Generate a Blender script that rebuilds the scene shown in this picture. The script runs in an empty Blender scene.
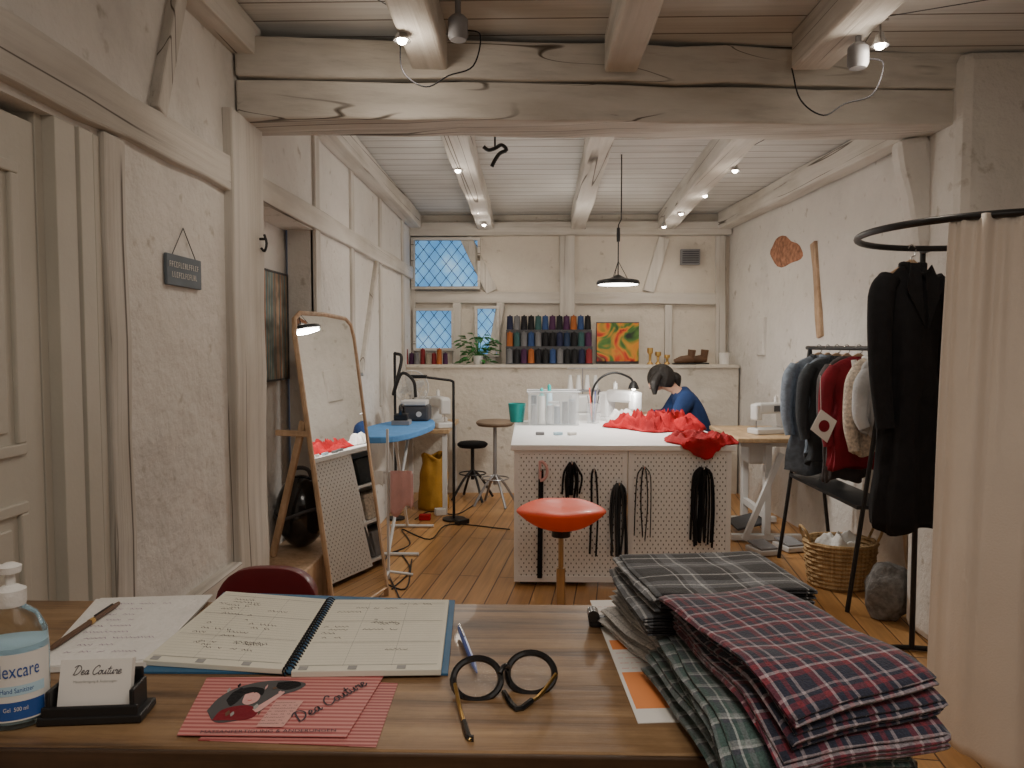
import bpy, math, random
from mathutils import Vector, Matrix, Euler, noise
R=random.Random(7); PI=math.pi; rad=math.radians
scene=bpy.context.scene; C=scene.collection
EYE=Vector((0,0,1.52)); F=745.0
ROT=Euler((rad(90-2.997),0,rad(1.384))); RM=ROT.to_matrix()
cd=bpy.data.cameras.new('camera'); cam=bpy.data.objects.new('camera',cd); C.objects.link(cam)
cam.location=EYE; cam.rotation_euler=ROT; cd.sensor_width=36; cd.lens=F/1024*36; cd.clip_start=0.02
scene.camera=cam
def ray(px,py): return RM@Vector(((px-512)/F,(384-py)/F,-1))
def W(px,py,Y):
    d=ray(px,py); return EYE+d*(Y/d.y)
def G(px,py,z):
    d=ray(px,py); return EYE+d*((z-EYE.z)/d.z)
V=Vector
# ------------------------------------------------------------ materials
def newmat(name):
    m=bpy.data.materials.new(name); m.use_nodes=True
    nt=m.node_tree; b=nt.nodes['Principled BSDF']; return m,nt,b
def N(nt,t,ins=None,**props):
    n=nt.nodes.new(t)
    for k,v in props.items(): setattr(n,k,v)
    for k,v in (ins or {}).items():
        if isinstance(v,bpy.types.NodeSocket): nt.links.new(v,n.inputs[k])
        else: n.inputs[k].default_value=v
    return n
def c4(c,k=1): return (min(1,c[0]*k),min(1,c[1]*k),min(1,c[2]*k),1)
def ramp(nt,fac,stops,interp='LINEAR'):
    r=N(nt,'ShaderNodeValToRGB',{'Fac':fac}); r.color_ramp.interpolation=interp
    e=r.color_ramp.elements
    while len(e)<len(stops): e.new(0.5)
    for i,(p,c) in enumerate(stops):
        e[i].position=p; e[i].color=c4(c) if len(c)==3 else c
    return r.outputs['Color']
def mul(nt,a,b_,f=1): return N(nt,'ShaderNodeMixRGB',{'Fac':f,'Color1':a,'Color2':b_},blend_type='MULTIPLY').outputs[0]
def coords(nt,scale=(1,1,1),rot=(0,0,0),kind='Object',loc=(0,0,0)):
    tc=N(nt,'ShaderNodeTexCoord'); mp=N(nt,'ShaderNodeMapping',{'Vector':tc.outputs[kind],'Scale':scale,'Rotation':rot,'Location':loc}); return mp.outputs['Vector']
def bump(nt,b,h,strength,dist=0.01):
    bp=N(nt,'ShaderNodeBump',{'Height':h,'Strength':strength,'Distance':dist}); nt.links.new(bp.outputs['Normal'],b.inputs['Normal'])
def simple(name,col,rough=.6,metal=0,var=.12,scale=9,bmp=0,bscale=60,trans=0,emit=0,ecol=None,alpha=1,coat=0,sheen=0,ior=1.45):
    m,nt,b=newmat(name); v=coords(nt)
    n=N(nt,'ShaderNodeTexNoise',{'Vector':v,'Scale':scale,'Detail':4})
    col_s=ramp(nt,n.outputs['Fac'],[(.3,[c*(1-var) for c in col]),(.7,[min(1,c*(1+var)) for c in col])])
    nt.links.new(col_s,b.inputs['Base Color'])
    b.inputs['Roughness'].default_value=rough; b.inputs['Metallic'].default_value=metal
    b.inputs['Transmission Weight'].default_value=trans; b.inputs['Alpha'].default_value=alpha
    b.inputs['Coat Weight'].default_value=coat; b.inputs['IOR'].default_value=ior
    b.inputs['Sheen Weight'].default_value=sheen
    if emit:
        b.inputs['Emission Color'].default_value=c4(ecol or col); b.inputs['Emission Strength'].default_value=emit
    if bmp:
        n2=N(nt,'ShaderNodeTexNoise',{'Vector':v,'Scale':bscale,'Detail':5}); bump(nt,b,n2.outputs['Fac'],bmp)
    return m
def plaster(name,col):
    m,nt,b=newmat(name); v=coords(nt)
    n=N(nt,'ShaderNodeTexNoise',{'Vector':v,'Scale':1.5,'Detail':9,'Roughness':.68})
    c=ramp(nt,n.outputs['Fac'],[(.28,[x*.78 for x in col]),(.45,[x*.95 for x in col]),(.6,col),(.75,[min(1,x*1.06) for x in col])])
    n3=N(nt,'ShaderNodeTexNoise',{'Vector':v,'Scale':11,'Detail':7})
    sp=ramp(nt,n3.outputs['Fac'],[(.26,(.66,.63,.58)),(.37,(1,1,1))])
    nt.links.new(mul(nt,c,sp),b.inputs['Base Color']); b.inputs['Roughness'].default_value=.92
    n2=N(nt,'ShaderNodeTexNoise',{'Vector':v,'Scale':4.5,'Detail':8,'Roughness':.6}); bump(nt,b,n2.outputs['Fac'],.6,.06)
    return m
def timber(name,col,axis,dark=(.30,.27,.23)):
    m,nt,b=newmat(name); ax='xyz'.index(axis); s=[20,20,20]; s[ax]=.5; v=coords(nt,s)
    n=N(nt,'ShaderNodeTexNoise',{'Vector':v,'Scale':1,'Detail':8,'Roughness':.6})
    c=ramp(nt,n.outputs['Fac'],[(.28,dark),(.335,[x*.85 for x in col]),(.5,col),(.75,[min(1,x*1.06) for x in col])])
    s2=[4,4,4]; s2[ax]=1.2; v2=coords(nt,s2)
    n2=N(nt,'ShaderNodeTexNoise',{'Vector':v2,'Scale':1,'Detail':7})
    c2=ramp(nt,n2.outputs['Fac'],[(.3,(.70,.67,.62)),(.55,(1,1,1))])
    s3=[8,8,8]; s3[ax]=.09; v3=coords(nt,s3,loc=(3.1,1.7,.4))
    n3=N(nt,'ShaderNodeTexNoise',{'Vector':v3,'Scale':1,'Detail':1,'Roughness':.3})
    a=N(nt,'ShaderNodeMath',{0:n3.outputs['Fac'],1:.5},operation='SUBTRACT'); a=N(nt,'ShaderNodeMath',{0:a.outputs[0]},operation='ABSOLUTE')
    cr=ramp(nt,a.outputs[0],[(.0,(.14,.12,.10)),(.0032,(.24,.21,.18)),(.008,(1,1,1))])
    s4=[3,3,3]; s4[ax]=.9; n4=N(nt,'ShaderNodeTexNoise',{'Vector':coords(nt,s4,loc=(7,2,5)),'Scale':1}); msk=ramp(nt,n4.outputs['Fac'],[(.44,(0,0,0)),(.50,(1,1,1))])
    base=mul(nt,c,c2,.9); mx=N(nt,'ShaderNodeMixRGB',{'Fac':msk,'Color1':base,'Color2':cr},blend_type='MULTIPLY')
    nt.links.new(mx.outputs[0],b.inputs['Base Color']); b.inputs['Roughness'].default_value=.78
    bump(nt,b,n.outputs['Fac'],.6,.02); return m
def boards(name,c1,c2,mortar,width,row,rotz,rough,grain,msize=.004,loc=(0,0,0)):
    m,nt,b=newmat(name); v=coords(nt,rot=(0,0,rotz),loc=loc)
    br=N(nt,'ShaderNodeTexBrick',{'Vector':v,'Color1':c4(c1),'Color2':c4(c2),'Mortar':c4(mortar),'Scale':1,'Mortar Size':msize,'Mortar Smooth':.3,'Brick Width':width,'Row Height':row,'Bias':0})
    mp=N(nt,'ShaderNodeMapping',{'Vector':v,'Scale':(1.2,26,1)})
    n=N(nt,'ShaderNodeTexNoise',{'Vector':mp.outputs[0],'Scale':1.3,'Detail':7,'Roughness':.6})
    g=ramp(nt,n.outputs['Fac'],[(.3,[1-grain]*3),(.65,(1,1,1))])
    n3=N(nt,'ShaderNodeTexNoise',{'Vector':v,'Scale':1.1,'Detail':4}); g3=ramp(nt,n3.outputs['Fac'],[(.35,(.86,.85,.83)),(.6,(1,1,1))])
    nt.links.new(mul(nt,mul(nt,br.outputs['Color'],g),g3),b.inputs['Base Color']); b.inputs['Roughness'].default_value=rough
    inv=N(nt,'ShaderNodeMath',{0:1,1:br.outputs['Fac']},operation='SUBTRACT'); bump(nt,b,inv.outputs[0],.6,.01); return m
def grainwood(name,ca,cb,cc,axis='x',rough=.45,coat=0,f=30):
    m,nt,b=newmat(name); s=[f,f,f]; s['xyz'.index(axis)]=1.6; v=coords(nt,s)
    n=N(nt,'ShaderNodeTexNoise',{'Vector':v,'Scale':1,'Detail':9,'Roughness':.65,'Distortion':.4})
    c=ramp(nt,n.outputs['Fac'],[(.3,ca),(.48,cb),(.7,cc)]); 
    n2=N(nt,'ShaderNodeTexNoise',{'Vector':coords(nt),'Scale':6,'Detail':8,'Roughness':.7}); c2=ramp(nt,n2.outputs['Fac'],[(.35,(.66,.64,.60)),(.6,(1,1,1))])
    nt.links.new(mul(nt,c,c2),b.inputs['Base Color'])
    b.inputs['Roughness'].default_value=rough; b.inputs['Coat Weight'].default_value=coat
    bump(nt,b,n.outputs['Fac'],.3,.004); return m
def pegmat(name,col,sp=.033):
    m,nt,b=newmat(name); tc=N(nt,'ShaderNodeTexCoord'); sx=N(nt,'ShaderNodeSeparateXYZ',{0:tc.outputs['Object']})
    add=N(nt,'ShaderNodeMath',{0:sx.outputs[0],1:sx.outputs[1]},operation='ADD')
    def grid(off):
        o=[]
        for s,sc,k in ((add.outputs[0],sp,1.0),(sx.outputs[2],sp*1.5,.8)):
            d=N(nt,'ShaderNodeMath',{0:s,1:1/sc,2:off},operation='MULTIPLY_ADD')
            fr=N(nt,'ShaderNodeMath',{0:d.outputs[0]},operation='FRACT')
            sb=N(nt,'ShaderNodeMath',{0:fr.outputs[0],1:.5},operation='SUBTRACT'); 
            sq=N(nt,'ShaderNodeMath',{0:sb.outputs[0],1:2},operation='POWER'); o.append(N(nt,'ShaderNodeMath',{0:sq.outputs[0],1:k},operation='MULTIPLY').outputs[0])
        a=N(nt,'ShaderNodeMath',{0:o[0],1:o[1]},operation='ADD')
        return N(nt,'ShaderNodeMath',{0:a.outputs[0],1:.013},operation='LESS_THAN').outputs[0]
    mx=N(nt,'ShaderNodeMath',{0:grid(0),1:grid(.5)},operation='MAXIMUM')
    mc=N(nt,'ShaderNodeMixRGB',{'Fac':mx.outputs[0],'Color1':c4(col),'Color2':(.13,.12,.11,1)})
    nt.links.new(mc.outputs[0],b.inputs['Base Color']); b.inputs['Roughness'].default_value=.5; return m
def plaid(name,xs,ys,px,py):
    m,nt,b=newmat(name); tc=N(nt,'ShaderNodeTexCoord'); sx=N(nt,'ShaderNodeSeparateXYZ',{0:tc.outputs['Object']})
    outs=[]
    for s,p,st in ((sx.outputs[0],px,xs),(sx.outputs[1],py,ys)):
        nz=N(nt,'ShaderNodeTexNoise',{'Vector':tc.outputs['Object'],'Scale':12})
        q=N(nt,'ShaderNodeMath',{0:nz.outputs['Fac'],1:.014,2:s},operation='MULTIPLY_ADD')
        d=N(nt,'ShaderNodeMath',{0:q.outputs[0],1:1/p},operation='MULTIPLY')
        fr=N(nt,'ShaderNodeMath',{0:d.outputs[0]},operation='FRACT')
        outs.append(ramp(nt,fr.outputs[0],st,'CONSTANT'))
    mx=N(nt,'ShaderNodeMixRGB',{'Fac':.5,'Color1':outs[0],'Color2':outs[1]})
    w=N(nt,'ShaderNodeTexNoise',{'Vector':tc.outputs['Object'],'Scale':420,'Detail':2}); sp=ramp(nt,w.outputs['Fac'],[(.35,(.65,.65,.65)),(.6,(1.0,1.0,1.0))])
    nt.links.new(mul(nt,mx.outputs[0],sp),b.inputs['Base Color']); b.inputs['Roughness'].default_value=.95; b.inputs['Sheen Weight'].default_value=.25
    bump(nt,b,w.outputs['Fac'],.5,.002)
    return m
M={}
M['plaster']=plaster('plaster',(.74,.715,.675)); M['plaster_far']=plaster('plaster_far',(.74,.685,.60))
for a in 'xyz': M['tim'+a]=timber('painted_timber_'+a,(.66,.63,.58),a)
M['door']=simple('door_paint',(.56,.53,.46),.5,var=.05,scale=3,bmp=.08)
M['ceil']=boards('ceiling_boards',(.73,.73,.71),(.67,.67,.65),(.24,.21,.18),60,.17,0,.8,.18,.006,loc=(21,0,0))
M['floor']=boards('floor_boards',(.66,.36,.14),(.54,.275,.10),(.12,.055,.025),1.9,.13,PI/2+.12,.33,.32,.004)
M['desk']=grainwood('desk_wood',(.06,.032,.015),(.25,.145,.07),(.42,.27,.14),'x',.40,.10)
M['deskedge']=grainwood('desk_edge_wood',(.015,.009,.005),(.055,.03,.016),(.11,.06,.03),'x',.4)
M['oak']=grainwood('light_oak',(.42,.27,.16),(.56,.38,.24),(.68,.49,.33),'z',.5)
M['pine']=grainwood('pine_top',(.45,.28,.15),(.58,.40,.23),(.68,.50,.30),'y',.45)
M['white']=simple('white_laminate',(.86,.855,.85),.35,var=.03)
M['wmetal']=simple('white_metal',(.66,.655,.64),.35,var=.04)
M['peg']=pegmat('pegboard',(.86,.855,.845))
M['black']=simple('black_metal',(.015,.015,.016),.4,var=.2)
M['blackcloth']=simple('black_cloth',(.008,.008,.010),.95,var=.3,scale=20,bmp=.3,bscale=200)
M['blackgloss']=simple('black_gloss',(.012,.012,.013),.18,coat=.5)
M['chrome']=simple('chrome',(.6,.6,.6),.22,metal=1,var=.03)
M['steel']=simple('grey_steel',(.34,.34,.35),.35,metal=.6,var=.05)
M['brassy']=simple('brushed_brassy_metal',(.50,.38,.24),.28,metal=.9,var=.05)
M['dgrey']=simple('dark_grey',(.07,.07,.075),.6)
M['grey']=simple('mid_grey',(.25,.25,.26),.6)
M['orange']=simple('orange_vinyl',(.85,.085,.02),.5,var=.05,coat=.08)
M['burg']=simple('burgundy_vinyl',(.16,.012,.018),.4,var=.1,coat=.2)
M['mirror']=simple('mirror_glass',(.90,.91,.90),.01,metal=1,var=0)
M['glass']=simple('clear_plastic',(.80,.84,.86),.08,var=.01,alpha=.20)
M['lens']=simple('lens_glass',(.9,.92,.93),.03,var=.01,alpha=.06)
M['clear']=simple('clear_gel',(.9,.96,.98),.03,trans=1,var=.01,ior=1.2)
M['blue']=simple('blue_cover',(.10,.30,.64),.85,var=.1,bmp=.2)
M['teal']=simple('teal_plastic',(.02,.36,.34),.35)
M['red']=simple('red_fabric',(.38,.005,.009),.9,var=.35,bmp=.5,bscale=120)
M['wcloth']=simple('white_fabric',(.8,.79,.76),.9,var=.06,bmp=.4)
M['pinkcloth']=simple('pink_fabric',(.70,.40,.38),.9,var=.1,bmp=.4)
M['curtain']=simple('curtain_cloth',(.87,.79,.70),.62,var=.03,scale=4,bmp=.2,bscale=150,sheen=.3)
M['skin']=simple('skin',(.62,.36,.25),.5,var=.06)
M['hair']=simple('dark_hair',(.012,.009,.007),.5,bmp=.6,bscale=120)
M['navy']=simple('navy_knit',(.012,.035,.12),.9,var=.2,bmp=.5,bscale=120)
M['denim']=simple('denim',(.03,.05,.10),.9,var=.2)
M['bulb']=simple('lamp_bulb',(1,.9,.75),.3,emit=45,ecol=(1,.88,.72))
M['pend']=simple('pendant_diffuser',(1,.97,.92),.3,emit=14,ecol=(1,.95,.86))
M['paper']=simple('paper',(.80,.78,.74),.8,var=.03); M['cream']=simple('cream_paper',(.76,.74,.63),.8,var=.02)
M['ink']=simple('ink',(.05,.045,.06),.7); M['printgrey']=simple('print_grey',(.36,.36,.35),.8)
M['inkpurple']=simple('ink_purple',(.25,.10,.28),.7)
M['bluecover']=simple('blue_board',(.04,.14,.27),.5)
M['signgrey']=simple('slate_sign',(.14,.17,.20),.7)
M['yellow']=simple('yellow_cloth',(.42,.22,.03),.85,bmp=.3)
M['wicker']=grainwood('wicker',(.25,.14,.05),(.52,.34,.16),(.68,.50,.28),'z',.7,f=60)
M['leaf']=simple('leaf',(.05,.22,.05),.45,var=.35,scale=20)
M['brick']=simple('old_brick',(.36,.17,.10),.9,var=.45,scale=25,bmp=.9,bscale=30)
M['stone']=simple('grey_felt',(.2,.195,.19),.95,var=.4,scale=30,bmp=.8,bscale=60)
M['brown']=simple('brown_leather',(.12,.06,.03),.5,var=.2)
M['gold']=simple('brass',(.65,.42,.14),.3,metal=1)
M['maroon']=simple('maroon_cloth',(.20,.008,.018),.9,var=.2,bmp=.4)
M['greyc']=simple('grey_cloth',(.18,.215,.26),.95,var=.25,bmp=.4,scale=30)
M['dkgreyc']=simple('charcoal_cloth',(.04,.045,.05),.95,var=.2,bmp=.4)
M['creamc']=simple('cream_tweed',(.60,.52,.43),.95,var=.35,scale=60,bmp=.6)
M['silver']=simple('silver_cloth',(.48,.49,.50),.8,var=.2,bmp=.4)
M['olive']=simple('dusky_cloth',(.08,.07,.07),.95,bmp=.3)
M['bluelabel']=simple('blue_label',(.03,.10,.36),.4,var=.02)
M['bluepen']=simple('blue_pen',(.08,.12,.38),.3)
M['lblue']=simple('light_blue_label',(.50,.72,.85),.4,var=.05)
M['orangeprint']=simple('orange_print',(.85,.30,.10),.7,var=.04)
M['redprint']=simple('red_print',(.65,.10,.08),.7)
M['tanseat']=simple('tan_seat',(.22,.16,.11),.6)
def stripes(name,ca,cb,per):
    m,nt,b=newmat(name); tc=N(nt,'ShaderNodeTexCoord'); sx=N(nt,'ShaderNodeSeparateXYZ',{0:tc.outputs['Object']})
    d=N(nt,'ShaderNodeMath',{0:sx.outputs[1],1:1/per},operation='MULTIPLY'); fr=N(nt,'ShaderNodeMath',{0:d.outputs[0]},operation='FRACT')
    nt.links.new(ramp(nt,fr.outputs[0],[(0,ca),(.5,cb)],'CONSTANT'),b.inputs['Base Color']); b.inputs['Roughness'].default_value=.45; return m
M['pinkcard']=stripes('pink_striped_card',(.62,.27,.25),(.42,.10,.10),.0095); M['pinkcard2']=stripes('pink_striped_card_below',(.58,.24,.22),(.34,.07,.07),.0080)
M['pinkpanel']=simple('pink_panel',(.66,.36,.33),.5,var=.04)
def art(name,stops,scale,dist):
    m,nt,b=newmat(name); v=coords(nt); n=N(nt,'ShaderNodeTexNoise',{'Vector':v,'Scale':scale,'Detail':2,'Distortion':dist})
    nt.links.new(ramp(nt,n.outputs['Fac'],stops),b.inputs['Base Color']); b.inputs['Roughness'].default_value=.5; return m
M['art1']=art('abstract_painting',[(.28,(.01,.02,.01)),(.38,(.08,.20,.03)),(.46,(.65,.28,.02)),(.55,(.65,.05,.01)),(.63,(.12,.01,.01)),(.75,(.8,.55,.1))],4.0,1.4)
m,nt,b=newmat('striped_painting'); tc=N(nt,'ShaderNodeTexCoord'); sx=N(nt,'ShaderNodeSeparateXYZ',{0:tc.outputs['Object']})
n=N(nt,'ShaderNodeTexNoise',{'W':sx.outputs[1],'Scale':20,'Detail':1},noise_dimensions='1D'); 
n2=N(nt,'ShaderNodeTexNoise',{'Vector':tc.outputs['Object'],'Scale':9}); 
nt.links.new(mul(nt,ramp(nt,n.outputs['Fac'],[(.25,(.04,.16,.19)),(.4,(.45,.25,.13)),(.5,(.08,.23,.26)),(.58,(.70,.55,.37)),(.7,(.42,.10,.04))]),ramp(nt,n2.outputs['Fac'],[(.35,(.4,.4,.4)),(.6,(1,1,1))])),b.inputs['Base Color']); M['art2']=m
m,nt,b=newmat('dusk_glow_window_glass'); v=coords(nt); n=N(nt,'ShaderNodeTexNoise',{'Vector':v,'Scale':3,'Detail':3})
cs=ramp(nt,n.outputs['Fac'],[(.3,(.07,.26,.58)),(.55,(.16,.42,.74)),(.75,(.36,.58,.82))])
nt.links.new(cs,b.inputs['Base Color']); nt.links.new(cs,b.inputs['Emission Color']); b.inputs['Emission Strength'].default_value=.8; b.inputs['Roughness'].default_value=.15; M['wglass']=m  # blue dusk light from outside is put into the pane as emission
# ------------------------------------------------------------ mesh builder
class MB:
    def __init__(s): s.v=[]; s.f=[]
    def add(s,vs,fs):
        o=len(s.v); s.v+= [V(p) for p in vs]; s.f+=[tuple(i+o for i in f) for f in fs]; return s
    def box(s,c,d,rot=None,top=1.0):
        c=V(c); vs=[]
        for z in (-.5,.5):
            k=top if z>0 else 1
            for x,y in ((-.5,-.5),(.5,-.5),(.5,.5),(-.5,.5)):
                p=V((x*d[0]*k,y*d[1]*k,z*d[2]))
                if rot is not None: p=Euler(rot).to_matrix()@p
                vs.append(c+p)
        return s.add(vs,[(3,2,1,0),(4,5,6,7),(0,1,5,4),(1,2,6,5),(2,3,7,6),(3,0,4,7)])
    def bb(s,a,b): return s.box([(a[i]+b[i])/2 for i in range(3)],[abs(b[i]-a[i]) for i in range(3)])
    def bar(s,p0,p1,w,h,up=(0,0,1),seg=1,jit=0):
        p0,p1=V(p0),V(p1); d=(p1-p0).normalized(); up=V(up)
        if abs(d.dot(up))>.98: up=V((1,0,0))
        sx=d.cross(up).normalized(); uz=sx.cross(d).normalized(); vs=[]; fs=[]
        for i in range(seg+1):
            c=p0.lerp(p1,i/seg); jx=R.uniform(-jit,jit); jz=R.uniform(-jit,jit); k=1+R.uniform(-jit,jit)/max(w,.01)
            for x,z in ((-.5,-.5),(.5,-.5),(.5,.5),(-.5,.5)): vs.append(c+sx*(x*w*k+jx)+uz*(z*h*k+jz))
        for i in range(seg):
            a=i*4; b=a+4
            for k in range(4): fs.append((a+k,a+(k+1)%4,b+(k+1)%4,b+k))
        fs.append((3,2,1,0)); e=seg*4; fs.append((e,e+1,e+2,e+3)); return s.add(vs,fs)
    def tube(s,pts,r,n=8,closed=False,smooth=0,flat=1.0):
        pts=[V(p) for p in pts]
        if smooth: 
            q=[]; L=len(pts)
            rng=range(L) if closed else range(L-1)
            for i in rng:
                a=pts[(i-1)%L] if (closed or i>0) else pts[0]*2-pts[1]
                b_=pts[i]; c=pts[(i+1)%L]; d=pts[(i+2)%L] if (closed or i+2<L) else pts[-1]*2-pts[-2]
                for k in range(smooth):
                    t=k/smooth; q.append(.5*((2*b_)+(c-a)*t+(2*a-5*b_+4*c-d)*t*t+(3*b_-a-3*c+d)*t**3))
            if not closed: q.append(pts[-1])
            if isinstance(r,(list,tuple)):
                rr=[]; 
                for i in rng:
                    for k in range(smooth): rr.append(r[i]+(r[(i+1)%L]-r[i])*k/smooth)
                if not closed: rr.append(r[-1])
                r=rr
            pts=q
        L=len(pts); rs=r if isinstance(r,(list,tuple)) else [r]*L
        vs=[]; fs=[]; prev=None
        for i in range(L):
            a=pts[i-1] if (i>0 or closed) else pts[0]; b_=pts[(i+1)%L] if (i<L-1 or closed) else pts[-1]
            d=(b_-a); d=d.normalized() if d.length>1e-9 else V((0,0,1))
            if prev is None:
                u=d.cross(V((0,0,1))); u=u.normalized() if u.length>.05 else d.cross(V((1,0,0))).normalized()
            else:
                u=prev-d*prev.dot(d); u=u.normalized() if u.length>1e-6 else prev
            prev=u; w=d.cross(u)
            for k in range(n):
                t=2*PI*k/n; vs.append(pts[i]+(u*math.cos(t)+w*math.sin(t)*flat)*rs[i])
        for i in range(L if closed else L-1):
            a=i*n; b2=((i+1)%L)*n
            for k in range(n): fs.append((a+k,a+(k+1)%n,b2+(k+1)%n,b2+k))
        if not closed: fs.append(tuple(range(n-1,-1,-1))); fs.append(tuple((L-1)*n+k for k in range(n)))
        return s.add(vs,fs)
    def cyl(s,p0,p1,r0,r1=None,n=16): return s.tube([p0,p1],[r0,r0 if r1 is None else r1],n)
    def lathe(s,prof,c=(0,0,0),n=24,sx=1,sy=1):
        c=V(c); vs=[]; fs=[]
        for r,z in prof:
            for k in range(n):
                t=2*PI*k/n; vs.append(c+V((r*math.cos(t)*sx,r*math.sin(t)*sy,z)))
        for i in range(len(prof)-1):
            for k in range(n): fs.append((i*n+k,i*n+(k+1)%n,(i+1)*n+(k+1)%n,(i+1)*n+k))
        if prof[0][0]>1e-6: fs.append(tuple(range(n-1,-1,-1)))
        if prof[-1][0]>1e-6: fs.append(tuple((len(prof)-1)*n+k for k in range(n)))
        return s.add(vs,fs)
    def ell(s,c,r,nu=16,nv=10,rot=None):
        c=V(c); vs=[]; fs=[]; m=Euler(rot).to_matrix() if rot else None
        for j in range(nv+1):
            p=PI*j/nv
            for i in range(nu):
                t=2*PI*i/nu; q=V((r[0]*math.sin(p)*math.cos(t),r[1]*math.sin(p)*math.sin(t),-r[2]*math.cos(p)))
                if m: q=m@q
                vs.append(c+q)
        for j in range(nv):
            for i in range(nu): fs.append((j*nu+i,j*nu+(i+1)%nu,(j+1)*nu+(i+1)%nu,(j+1)*nu+i))
        return s.add(vs,fs)
    def grid(s,fn,nu,nv,cu=False):
        vs=[]; fs=[]; U=nu if cu else nu+1
        for j in range(nv+1):
            for i in range(U): vs.append(V(fn(i/nu,j/nv)))
        for j in range(nv):
            for i in range(nu):
                a=j*U+i; b_=j*U+(i+1)%U; fs.append((a,b_,b_+U,a+U))
        return s.add(vs,fs)
    def prism(s,pts,dz):
        pts=[V(p) for p in pts]; n=len(pts); ar=sum(pts[i].x*pts[(i+1)%n].y-pts[(i+1)%n].x*pts[i].y for i in range(n))
        if ar<0: pts=pts[::-1]
        vs=pts+[p+V((0,0,dz)) for p in pts]
        fs=[tuple(range(n-1,-1,-1)),tuple(range(n,2*n))]+[(i,(i+1)%n,(i+1)%n+n,i+n) for i in range(n)]
        return s.add(vs,fs)
    def ribbon(s,pts,w,nrm=(0,0,1)):
        nrm=V(nrm); vs=[]; fs=[]
        for i,p in enumerate(pts):
            a=V(pts[max(i-1,0)]); b_=V(pts[min(i+1,len(pts)-1)]); d=(b_-a); d=d.normalized() if d.length>1e-9 else V((1,0,0))
            q=d.cross(nrm)*w/2; vs+=[V(p)-q,V(p)+q]
        for i in range(len(pts)-1): fs.append((2*i,2*i+1,2*i+3,2*i+2))
        return s.add(vs,fs)
def wloc(o):
    l=V((0,0,0))
    while o: l+=o.location; o=o.parent
    return l
def build(mb,name,mat,parent=None,smooth=True,bevel=0,sub=0,solid=0,origin=None,label=None):
    off=wloc(parent) if parent else V((0,0,0))
    if origin is not None: off=V(origin)
    me=bpy.data.meshes.new(name); me.from_pydata([tuple(p-off) for p in mb.v],[],mb.f); me.update()
    me.materials.append(M[mat] if isinstance(mat,str) else mat)
    if smooth:
        me.polygons.foreach_set('use_smooth',[True]*len(me.polygons))
        try: me.set_sharp_from_angle(angle=rad(42))
        except Exception: pass
    o=bpy.data.objects.new(name,me); C.objects.link(o)
    if origin is not None: o.location=off
    if parent: o.parent=parent
    if solid: md=o.modifiers.new('solid','SOLIDIFY'); md.thickness=solid; md.offset=0
    if bevel: md=o.modifiers.new('bevel','BEVEL'); md.width=bevel; md.segments=2; md.limit_method='ANGLE'
    if sub: md=o.modifiers.new('sub','SUBSURF'); md.levels=sub; md.render_levels=sub
    if label: o['label']=label
    return o
def tag(o,label,cat,group=None):
    o['label']=label; o['category']=cat
    if group: o['group']=group
    return o
def thing(name,label,cat,loc=(0,0,0),rotz=0,group=None):
    o=bpy.data.objects.new(name,None); C.objects.link(o); o.location=loc; o.rotation_euler=(0,0,rotz); o.empty_display_size=.05
    return tag(o,label,cat,group)
def solo(mb,name,mat,label,cat,group=None,**k):
    xs=[p.x for p in mb.v]; ys=[p.y for p in mb.v]; z=min(p.z for p in mb.v)
    o=build(mb,name,mat,origin=((min(xs)+max(xs))/2,(min(ys)+max(ys))/2,z),**k); return tag(o,label,cat,group)
def struct(mb,name,mat,parent=None,**k):
    o=build(mb,name,mat,parent,**k); o['kind']='structure'; return o
def kids(o): return [x for x in bpy.data.objects if x.parent==o]
def dup(o,parent=None):
    c=o.copy(); C.objects.link(c)
    if parent: c.parent=parent
    for ch in kids(o): dup(ch,parent=c)
    return c
def textgeo(s,size,shear=0):
    cu=bpy.data.curves.new('t','FONT'); cu.body=s; cu.size=size; cu.shear=shear; cu.align_x='CENTER'; cu.align_y='CENTER'; cu.resolution_u=3
    o=bpy.data.objects.new('t',cu); C.objects.link(o); dg=bpy.context.evaluated_depsgraph_get(); dg.update()
    me=bpy.data.meshes.new_from_object(o.evaluated_get(dg)); vs=[v.co.copy() for v in me.vertices]; fs=[tuple(p.vertices) for p in me.polygons]
    bpy.data.objects.remove(o); bpy.data.meshes.remove(me); bpy.data.curves.remove(cu); return vs,fs
def puttext(mb,s,size,o,xd,yd,shear=0):
    vs,fs=textgeo(s,size,shear); o=V(o); xd=V(xd).normalized(); yd=V(yd).normalized()
    mb.add([o+xd*p.x+yd*p.y for p in vs],fs); return mb
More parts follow.
